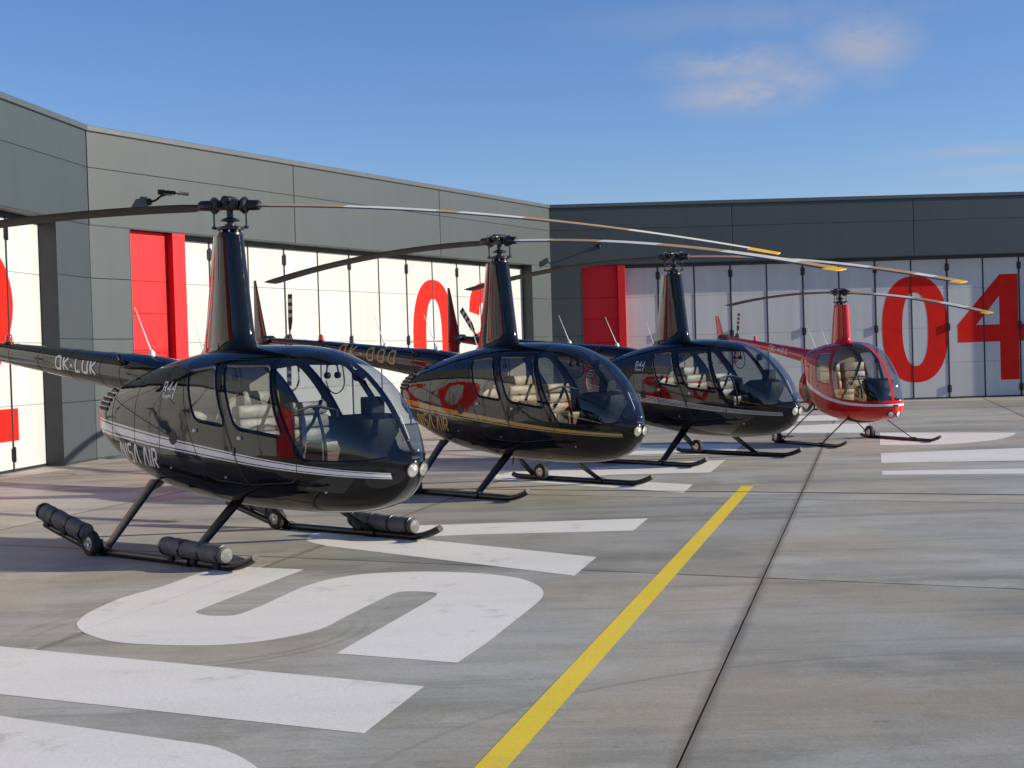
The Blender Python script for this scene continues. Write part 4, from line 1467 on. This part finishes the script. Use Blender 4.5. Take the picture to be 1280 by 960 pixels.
def r44(loc, heading, label, body, plain, seat_mat, letter, reg, reg_x, tr_ang, rotor_az, bands, floats=False, wheels=(), name_text=None, model_text=True, rotor_r=5.03):
    T = thing('helicopter', (loc[0], loc[1], 0), heading, label, 'helicopter', 'helicopters parked on the apron')
    sh = skin('fuselage', D44, 'shell', body, T)
    for s in 'RL':
        side = -1 if s == 'R' else 1
        skin('windshield', D44, 'ws' + s, M['glass'], T)
        for dk, wk, poly, wpoly in (('fd', 'fw', P_FD, P_FW), ('rd', 'rw', P_RD, P_RW)):
            d = skin('door', D44, dk + s, body, T)
            skin('door_window', D44, wk + s, M['glass'], d)
            on_skin(SK44, poly, .0042, .0006, side, True).build('door_seal', M['seal'], d)
            on_skin(SK44, wpoly, .017, .0008, side, True).build('window_frame', plain, d)
            hx, hz = (.86, 1.07) if dk == 'fd' else (.225, 1.13)
            p, n = SK44.at(hx, hz, side)
            MB().lathe([(0, 0), (.017, 0), (.017, .018), (.012, .024), (0, .024)], p, n, 14).build('door_latch', M['white_gloss'], d)
            for hz in (.95, 1.5):
                e0 = Vector(poly[-1]); 
                xx = 1.50 - (hz - .95) * .55 if dk == 'fd' else .86 - (hz - .72) * .46
                p, n = SK44.at(xx + .02, hz, side)
                MB().box((-.035, -.016, -.004), (.035, .016, .010), M=Matrix.Translation(p) @ n.to_track_quat('Z', 'X').to_matrix().to_4x4(), ch=.004).build('door_hinge', plain, d)
        # windshield edge strip
        edge = [q for q in P_WS[36:] if q.x < 2.25] + P_WS[:3]
        on_skin(SK44, edge, .012, .0008, side).build('windshield_edge', plain, T)
        # cowling seams, louvres, intake, small fittings
        for pts in ([(-.36, 1.70), (-.36, .62)], [(-.82, 1.60), (-.82, .80)], [(-1.3, 1.42), (-.1, 1.05)], [(-.36, 1.49), (-.12, 1.36)], [(-1.28, 1.55), (-1.28, .98)]):
            on_skin(SK44, pts, .0045, .0004, side).build('panel_seam', M['seal'], sh)
        for k in range(5):
            z = 1.315 + k * .044
            lv = on_skin(SK44, [(-1.70 + k * .008, z + .015), (-1.40 + k * .022, z - .004)], .017, .002, side)
            lv.build('cooling_louvre', M['seal'], sh)
            on_skin(SK44, [(-1.69 + k * .008, z + .037), (-1.41 + k * .022, z + .018)], .004, .004, side).build('louvre_edge', M['alu'], sh)
        disc_on_skin(SK44, -.13, 1.055, .062, side, .003).build('air_intake', M['seal'], sh)
        for (fx, fz) in ((.62, .72), (-.2, .78), (1.75, .62)):
            disc_on_skin(SK44, fx, fz, .012, side, .008, .004).build('drain_fitting', M['alu'], sh)
        for k in range(20):
            p, n = SK44.at(-.39, .72 + k * .048, side)
            MB().lathe([(0, 0), (.0065, 0), (.004, .003), (0, .003)], p, n, 6).build('rivet', M['steel_dark'], sh)
        for k in range(16):
            p, n = SK44.at(-1.22 + k * .07, 1.435 - k * .0216 - .02, side)
            MB().lathe([(0, 0), (.0065, 0), (.004, .003), (0, .003)], p, n, 6).build('rivet', M['steel_dark'], sh)
    on = lambda x, z: SK44.at(x, z, -1)
    if name_text:
        w1, w2 = name_text.split()
        lettering(on, w1, -1.14, .826, .168, .16, -.06, .25, .92).build('company_name', letter, T)
        lettering(on, w2, -.675, .786, .168, .16, -.06, .25, .92).build('company_name', letter, T)
    if model_text:
        lettering(on, 'R44', -.36, 1.482, .085, .17, -.06, .36, 1.2).build('model_lettering', M['white_gloss'], T)
        lettering(on, 'Raven II', -.345, 1.425, .045, .17, -.06, .26, 1.05).build('model_lettering', M['white_gloss'], T)
    # lights in the nose
    for s in (-1, 1):
        p = Vector((2.372, .012 + s * .062, .79))
        n = Vector((.93, s * .16, -.20)).normalized()
        l_ = MB().lathe([(0, -.05), (.058, -.05), (.060, .0), (.052, .010), (.0, .020)], p, n, 22).build('landing_light', M['lens'], T)
        MB().lathe([(.052, -.01), (.066, -.01), (.066, .010), (.058, .014), (.052, .010)], p, n, 22).build('light_bezel', M['seal'], l_)
    MB().box((2.30, -.055, .872), (2.372, .055, .905), ch=.012).build('nose_vent', M['seal'], T)
    MB().sweep([(2.30, 0, .93), (2.345, 0, .955), (2.40, 0, .953)], .009, 8).build('pitot_tube', M['alu'], T)
    ct = MB().sweep([(2.28, 0.0, 1.03), (2.295, .0, 1.05), (2.20, .0, 1.24)], .0035, 6)
    ct.build('slip_string', M['white_gloss'], T)
    # cabin
    lining(T, D44, ('shell', 'fdR', 'fdL', 'rdR', 'rdL'), -.12, 2.2, M['lining'])
    zb, zt, w, zc = SK44.section(-.1)
    bk = MB()
    ring = []
    for k in range(32):
        a = 2 * math.pi * k / 32
        e = 2 / 2.3
        ring.append(Vector((-.08, (w - .03) * math.copysign(abs(math.cos(a)) ** e, math.cos(a)), zc + ((zt - zc if math.sin(a) > 0 else zc - zb) - .03) * math.copysign(abs(math.sin(a)) ** e, math.sin(a)))))
    section_loft([ring, [q + Vector((.02, 0, 0)) for q in ring]]).build('bulkhead', M['lining_light'], T)
    MB().add([(-.06, -.56, .60), (1.5, -.52, .60), (1.95, -.33, .62), (2.2, -.13, .66), (2.2, .13, .66), (1.95, .33, .62), (1.5, .52, .60), (-.06, .56, .60)], [tuple(range(8))]).build('cabin_floor', M['lining'], T)
    for y in (-.30, .30):
        seat(T, .66, y, .97, 1.34, .47, seat_mat, M['maroon'])
        seat(T, -.02, y, .99, 1.45, .47, seat_mat, M['maroon'])
    console(T, 1.66, .60, 1.25, .40)
    MB().box((1.80, -.09, 1.25), (1.93, .09, 1.40), ch=.012).build('radio_stack', M['panel_black'], T)
    cy = MB().sweep(catmull([(1.22, 0, .62), (1.24, 0, .95), (1.16, 0, 1.24), (1.10, 0, 1.30)], 5), .016, 8)
    cy = cy.build('cyclic_stick', M['black_metal'], T)
    MB().sweep([(1.10, -.26, 1.27), (1.10, -.05, 1.315), (1.10, .05, 1.315), (1.10, .26, 1.27)], .013, 8).build('control_bar', M['black_metal'], cy)
    for y in (-.26, .26):
        MB().sweep([(1.10, y, 1.28), (1.115, y, 1.20), (1.12, y, 1.15)], .021, 8).build('grip', M['panel_black'], cy)
    cp = MB().lathe([(0, -.05), (.04, -.05), (.05, -.02), (.05, .03), (.03, .05), (0, .05)], (1.70, 0, 1.585), (-1, 0, 0), 16)
    cp.sweep([(1.70, 0, 1.60), (1.71, 0, 1.64)], .01, 6)
    cp.build('compass', M['panel_black'], T)
    for y, x in ((.36, .96), (-.33, .34)):
        hs = MB().sweep([(x, y - .075, 1.60), (x, y - .06, 1.675), (x, y, 1.70), (x, y + .06, 1.675), (x, y + .075, 1.60)], .009, 8)
        for e in (-.078, .078):
            hs.lathe([(0, -.02), (.028, -.02), (.032, 0), (.028, .02), (0, .02)], (x, y + e * .8, 1.585), (0, 1, 0), 14)
        hs.sweep(catmull([(x, y - .08, 1.54), (x + .02, y - .06, 1.45), (x + .08, y - .02, 1.42), (x + .10, y + .05, 1.50), (x + .02, y + .1, 1.72)], 5), .006, 6)
        hs.build('headset', M['panel_black'], T)
    for y in (-.22, -.38, .22, .38):
        MB().sweep([(1.92, y, .64), (1.86, y, .80)], .010, 6).box((1.84, y - .045, .79), (1.865, y + .045, .86), ch=.005).build('pedal', M['black_metal'], T)
    # mast fairing
    secs = []
    for k in range(15):
        t = k / 14
        xf = .290 + (.132 - .290) * t ** .9
        xr = -.47 + (-.255 + .47) * t ** .85
        z = 1.78 + (2.925 - 1.78) * t
        th = .30 - .07 * t
        fl = .10 * max(0, 1 - t * 7) ** 2
        secs.append([Vector((xf + fl + a * (1 + fl * 2), b_ * (1 + fl * 4), z)) for a, b_ in blunt(xf - xr, th)])
    mf = section_loft(secs).build('mast_fairing', plain, T)
    for dz in (2.2, 2.55):
        t = (dz - 1.78) / (2.925 - 1.78)
        xr = -.47 + .215 * t ** .85 + .13
        MB().sweep([(xr, -.055, dz), (xr + .02, -.075, dz)], .008, 6).build('fairing_screw', M['seal'], mf)
    # tail
    bmesh_, fz, fr = boom_mesh([(-.30, 1.49, .20), (-.8, 1.545, .21), (-1.15, 1.60, .212), (-2.2, 1.712, .178), (-3.4, 1.843, .140), (-4.3, 1.938, .108), (-5.0, 2.01, .083), (-5.46, 2.052, .068)])
    bo = bmesh_.build('tail_boom', plain, T)
    for x in (-1.62, -2.0, -2.62, -3.25, -3.9, -4.5, -5.1):
        MB().lathe([(fr(-x) + .0002, -.008), (fr(-x) + .0025, -.006), (fr(-x) + .0025, .006), (fr(-x) + .0002, .008)], (x, 0, fz(-x)), (1, 0, 0), 32).build('boom_joint', plain, bo)

    def on_boom(x, z):
        r, zc_ = fr(-x), fz(-x)
        d_ = max(-.98, min(.98, (z - zc_) / r))
        n = Vector((0, -math.sqrt(1 - d_ * d_), d_))
        return Vector((x, 0, zc_)) + n * r, n
    if reg:
        lettering(on_boom, reg, reg_x, fz(-reg_x) - .052, .125 if reg[3] == 'L' else .165, .20 if reg[3] == 'L' else .19, -.100, .46 if reg[3] == 'L' else .78, 1.42 if reg[3] == 'L' else 1.5).build('registration', letter, bo)
    b_ = MB().lathe([(0, 0), (.055, 0), (.055, .015), (.04, .02), (0, .02)], (-4.09, 0, fz(4.09) + fr(4.09) - .005), (0, 0, 1), 16).build('beacon', M['steel_dark'], bo)
    MB().lathe([(0, .02), (.038, .02), (.040, .06), (.030, .095), (0, .105)], (-4.09, 0, fz(4.09) + fr(4.09) - .005), (0, 0, 1), 16).build('beacon_lens', M['red_lens'], b_)
    antenna(bo, (-1.33, 0, fz(1.33) + fr(1.33) + .01), (-1.60, 0, 2.32))
    if not floats:
        antenna(bo, (-2.5, 0, fz(2.5) + fr(2.5) + .005), (-2.76, 0, 2.40))
    antenna(sh, (-.50, 0.02, SK44.section(-.5)[1] + .012), (-.66, .02, 2.20), .006)
    MB().sweep([(-1.58, -.15, 1.735), (-1.60, -.19, 1.80), (-1.62, -.19, 1.84)], [.035, .03, .022], 10).build('vent_pipe', plain, bo)
    secs = []
    for z, xl, xt in ((1.48, -5.72, -5.90), (1.60, -5.66, -5.90), (2.05, -5.49, -5.88), (2.5, -5.625, -5.872), (2.95, -5.755, -5.86), (3.045, -5.785, -5.857)):
        secs.append([Vector((xl + a, -.045 + b_, z)) for a, b_ in airfoil(xl - xt, .045 if z < 2.9 else .035, 7)])
    fin = section_loft(secs).build('tail_fin', plain, T)
    secs = []
    for y, xl, xt in ((-.02, -5.50, -5.86), (-.6, -5.54, -5.84), (-1.06, -5.58, -5.82)):
        secs.append([Vector((xl + a, y, 2.03 + b_)) for a, b_ in airfoil(xl - xt, .04, 7)])
    section_loft(secs).build('stabilizer', plain, T)
    MB().sweep([(-5.44, 0, 2.05), (-5.62, -.02, 2.06)], [.068, .05], 12).build('boom_end', plain, T)
    tail_rotor(T, (-5.52, .38, 2.08), .735, tr_ang, .13)
    pth = catmull([(-4.85, .03, 1.90), (-4.92, .12, 1.70), (-5.05, .22, 1.45), (-5.35, .32, 1.28), (-5.8, .34, 1.25), (-6.25, .34, 1.32)], 8)
    gd = MB()
    for k in range(len(pth) - 1):
        gd.sweep(pth[k:k + 2], .016, 8, mi=(k // 4) % 2, cap=k in (0, len(pth) - 2))
    gd.build('tail_guard', [M['red_print'], M['white_gloss']] if floats else [M['black_metal'], M['white_gloss']], bo)
    skid_gear(T, 1.08, -1.02, 1.262, 1.575, [(.545, .43, .50, .66), (-.66, .47, .64, -.60)], .034, wheels, floats, (-.80, -1.60, .235) if floats else None, chord=.165)
    for x in (.56, -.64):
        zc_ = SK44.section(x)[0] + .02
        MB().sweep([(x, -.4, zc_ + .09), (x, -.2, zc_ + .03), (x, .2, zc_ + .03), (x, .4, zc_ + .09)], .03, 10).build('cross_tube', M['skid'], T)
    MB().sweep([(-.95, -.12, .66), (-1.02, -.2, .56), (-1.05, -.26, .53)], .036, 12).build('exhaust_pipe', M['engine'], T)
    MB().sweep([(.1, .06, .45), (.06, .06, .30)], [.02, .005], 6).build('belly_antenna', M['black_metal'], T)
    rotor(T, 3.205, rotor_az - heading, rotor_r, .254, bands, .045, .0185, .88)
    MB().lathe([(.055, 2.90), (.12, 2.90), (.115, 2.945), (.09, 2.97), (.05, 2.975)], (0, 0, 0), (0, 0, 1), 22).build('mast_collar', M['hub_black'], T)
    return T


W_, Tn, Y_, G_ = 'blade_white', 'blade_tan', 'blade_yellow', 'blade_grey'
AFT = [(0, G_), (4.75, Tn)]
r44((-2.602, 13.207), R(-41.1), 'black helicopter with white cheat line, grey float bags on its skids and registration OK-LUK', M['body_white_stripe'], M['black_paint'],
    M['leather'], M['white_gloss'], 'OK-LUK', -2.86, R(70), R(-18), [[(0, Tn), (1.2, W_), (2.1, Tn), (2.3, W_), (2.9, Tn), (3.84, W_), (4.86, Y_)], AFT],
    floats=True, wheels=((-.69, -1, None), (-.69, 1, None)), name_text='NISA AIR', rotor_r=5.10)
r44((-.111, 18.168), R(-47.7), 'black helicopter with gold cheat line and gold lettering NISA AIR, registration OK-OOO', M['body_gold_stripe'], M['black_paint'],
    M['leather_tan'], M['gold'], 'OK-OOO', -3.42, R(88), R(-44), [[(0, W_), (.92, Tn), (1.73, W_), (2.62, Tn), (3.53, W_), (4.5, Tn), (4.87, Y_)], AFT],
    wheels=((-.39, 1, (-.06, -.40)), (-.45, -1, (-.06, -.5))), name_text='NISA AIR', model_text=False)
r44((2.616, 22.221), R(-50.1), 'black helicopter with fine white pinstripes parked next to the red helicopter', M['body_thin_stripe'], M['black_paint'],
    M['leather'], M['white_gloss'], None, -2.86, R(132), R(-47.3), [[(0, Tn), (2.3, W_), (3.6, Tn), (4.3, W_), (4.6, Tn), (4.89, Y_)], AFT],
    wheels=((-.53, 1, (-.02, -.10)), (-.5, -1, None)))


def r22(loc, heading, label):
    T = thing('helicopter', (loc[0], loc[1], 0), heading, label, 'helicopter', 'helicopters parked on the apron')
    body, plain = M['body_red'], M['red_paint']
    sh = skin('fuselage', D22, 'shell', body, T)
    for s in 'RL':
        side = -1 if s == 'R' else 1
        skin('windshield', D22, 'ws' + s, M['glass_tint'], T)
        d = skin('door', D22, 'fd' + s, body, T)
        skin('door_window', D22, 'fw' + s, M['glass_tint'], d)
        on_skin(SK22, Q_D, .004, .0006, side, True).build('door_seal', M['seal'], d)
        on_skin(SK22, Q_W, .010, .0008, side, True).build('window_frame', plain, d)
        p, n = SK22.at(.02, 1.02, side)
        MB().lathe([(0, 0), (.016, 0), (.016, .018), (0, .022)], p, n, 12).build('door_latch', M['alu'], d)
        on_skin(SK22, [q for q in Q_WS[30:] if q.x < 1.4] + Q_WS[:3], .011, .0008, side).build('windshield_edge', plain, T)
        on_skin(SK22, [(-.30, 1.72), (-.30, .62)], .0045, .0004, side).build('panel_seam', M['seal'], sh)
        disc_on_skin(SK22, .35, .60, .012, side, .008, .004).build('drain_fitting', M['alu'], sh)
    for s in (-1, 1):
        p = Vector((1.492, s * .075, .535)); n = Vector((.9, s * .25, -.22)).normalized()
        l_ = MB().lathe([(0, -.05), (.052, -.05), (.054, .0), (.046, .008), (0, .016)], p, n, 20).build('landing_light', M['lens'], T)
        MB().lathe([(.046, -.01), (.060, -.01), (.060, .008), (.052, .012), (.046, .008)], p, n, 20).build('light_bezel', M['seal'], l_)
    MB().box((1.49, -.05, .655), (1.555, .05, .70), ch=.012).build('nose_vent', M['seal'], T)
    lining(T, D22, ('shell', 'fdR', 'fdL'), -.2, 1.4, M['lining_light'])
    zb, zt, w, zc = SK22.section(-.15)
    ring = []
    for k in range(32):
        a = 2 * math.pi * k / 32
        e = 2 / 2.3
        ring.append(Vector((-.14, (w - .03) * math.copysign(abs(math.cos(a)) ** e, math.cos(a)), zc + ((zt - zc if math.sin(a) > 0 else zc - zb) - .03) * math.copysign(abs(math.sin(a)) ** e, math.sin(a)))))
    section_loft([ring, [q + Vector((.02, 0, 0)) for q in ring]]).build('bulkhead', M['leather_tan'], T)
    MB().add([(-.1, -.46, .56), (.7, -.44, .56), (1.1, -.3, .58), (1.36, -.12, .62), (1.36, .12, .62), (1.1, .3, .58), (.7, .44, .56), (-.1, .46, .56)], [tuple(range(8))]).build('cabin_floor', M['lining'], T)
    for y in (-.26, .26):
        seat(T, -.02, y, .93, 1.42, .46, M['leather_tan'], M['leather_tan'], zf=.60)
    console(T, .92, .56, 1.14, .34)
    cy = MB().sweep(catmull([(.55, 0, .6), (.58, 0, .9), (.48, 0, 1.16)], 5), .015, 8).build('cyclic_stick', M['black_metal'], T)
    MB().sweep([(.48, -.28, 1.14), (.48, 0, 1.18), (.48, .28, 1.14)], .012, 8).build('control_bar', M['black_metal'], cy)
    MB().lathe([(0, -.045), (.04, -.045), (.045, .03), (0, .045)], (1.06, 0, 1.44), (-1, 0, 0), 14).build('compass', M['panel_black'], T)
    secs = []
    for k in range(11):
        t = k / 10
        xf = .235 + (.195 - .235) * t
        xr = -.31 + (-.19 + .31) * t
        fl = .08 * max(0, 1 - t * 6) ** 2
        secs.append([Vector((xf + fl + a * (1 + fl * 2), b_ * (1 + fl * 4), 1.71 + (2.45 - 1.71) * t)) for a, b_ in blunt(xf - xr, .25 - .05 * t)])
    section_loft(secs).build('mast_fairing', plain, T)
    bm_, fz, fr = boom_mesh([(-.6, 1.475, .16), (-.85, 1.512, .150), (-1.4, 1.592, .125), (-2.1, 1.690, .100), (-2.76, 1.778, .080), (-3.5, 1.872, .060), (-4.14, 1.95, .046)])
    bo = bm_.build('tail_boom', plain, T)

    def on_boom(x, z):
        r, zc_ = fr(-x), fz(-x)
        d_ = max(-.98, min(.98, (z - zc_) / r))
        n = Vector((0, -math.sqrt(1 - d_ * d_), d_))
        return Vector((x, 0, zc_)) + n * r, n
    lettering(on_boom, 'OK-MAX', -2.28, fz(2.28) - .045, .11, .17, -.13, .38, 1.4).build('registration', M['white_gloss'], bo)
    b_ = MB().lathe([(0, 0), (.045, 0), (.045, .015), (0, .02)], (-2.94, 0, fz(2.94) + fr(2.94) - .005), (0, 0, 1), 14).build('beacon', M['red_paint'], bo)
    MB().lathe([(0, .02), (.032, .02), (.034, .06), (.024, .09), (0, .095)], (-2.94, 0, fz(2.94) + fr(2.94) - .005), (0, 0, 1), 14).build('beacon_lens', M['red_lens'], b_)
    antenna(bo, (-.80, 0, 1.66), (-1.08, 0, 2.11))
    antenna(bo, (-.45, 0, 1.73), (-.62, 0, 2.06), .006)
    secs = []
    for z, xl, xt in ((1.42, -4.22, -4.36), (1.60, -4.14, -4.36), (1.94, -4.08, -4.38), (2.25, -4.22, -4.42), (2.42, -4.32, -4.45)):
        secs.append([Vector((xl + a, -.03 + b_2, z)) for a, b_2 in airfoil(xl - xt, .035, 6)])
    section_loft(secs).build('tail_fin', plain, T)
    secs = []
    for y, xl, xt in ((-.02, -3.98, -4.28), (-.7, -4.04, -4.28)):
        secs.append([Vector((xl + a, y, 1.94 + b_2)) for a, b_2 in airfoil(xl - xt, .03, 6)])
    section_loft(secs).build('stabilizer', plain, T)
    MB().sweep([(-4.13, 0, 1.945), (-4.26, 0, 1.95)], [.046, .035], 10).build('boom_end', plain, T)
    tail_rotor(T, (-4.12, .28, 1.95), .52, R(80), .10)
    pth = catmull([(-3.7, .02, 1.86), (-3.78, .10, 1.65), (-3.95, .18, 1.48), (-4.25, .2, 1.42), (-4.6, .2, 1.47)], 7)
    MB().sweep(pth, .013, 8).build('tail_guard', plain, bo)
    # exposed engine, fan scroll and frame behind the cabin
    fs = MB().lathe([(.10, -.13), (.30, -.12), (.36, -.06), (.36, .06), (.30, .12), (.10, .13)], (-.80, 0, .98), (1, 0, 0), 30).build('fan_scroll', plain, T)
    MB().lathe([(0, -.15), (.20, -.15), (.22, -.125), (0, -.120)], (-.80, 0, .98), (1, 0, 0), 24).build('fan_intake', M['seal'], fs)
    en = MB().box((-.66, -.28, .70), (-.36, .28, 1.12), ch=.03)
    en.box((-.62, -.44, .80), (-.40, -.28, 1.02), ch=.02).box((-.62, .28, .80), (-.40, .44, 1.02), ch=.02)
    en = en.build('engine', M['engine'], T)
    for y in (-.40, -.36, -.32, .32, .36, .40):
        MB().box((-.64, y - .008, .78), (-.38, y + .008, 1.04)).build('cooling_fin', M['engine'], en)
    MB().sweep(catmull([(-.5, -.30, .74), (-.56, -.34, .60), (-.80, -.26, .55), (-1.02, -.2, .60)], 5), .032, 10).build('exhaust_pipe', M['engine'], T)
    for s in (-1, 1):
        for a, b2 in (((-.45, s * .30, .58), (-.98, s * .10, 1.38)), ((-.45, s * .30, .58), (-.36, s * .40, 1.16)), ((-.98, s * .10, 1.38), (-.42, s * .36, 1.10))):
            MB().sweep([a, b2], .014, 8).build('frame_tube', M['black_metal'], T)
    MB().sweep([(-.47, -.32, .58), (-.47, .32, .58)], .016, 8).build('frame_tube', M['black_metal'], T)
    skid_gear(T, .96, -.80, 1.21, 1.455, [(.655, .36, .46, .717), (-.47, .32, .58, -.53)], .028, ((-.45, 1, (.02, -.3)), (-.55, -1, (.4, .06))), False, None, .105, .055)
    for x in (.655,):
        zc_ = SK22.section(x)[0]
        MB().sweep([(x, -.38, zc_ + .05), (x, -.15, zc_ - .010), (x, .15, zc_ - .010), (x, .38, zc_ + .05)], .026, 10).build('cross_tube', M['skid'], T)
    bands = [[(0, Tn), (1.0, W_), (2.0, Tn), (2.7, W_), (3.3, Tn), (3.72, Y_)], [(0, G_), (3.6, Tn)]]
    rotor(T, 2.68, R(-67) - heading, 3.83, .183, bands, .06, .020, .74)
    MB().lathe([(.05, 2.42), (.10, 2.42), (.095, 2.46), (.045, 2.475)], (0, 0, 0), (0, 0, 1), 20).build('mast_collar', M['hub_black'], T)
    return T


r22((5.920, 25.121), R(-68.7), 'small red two-seat helicopter with a thin white stripe, registration OK-MAX')
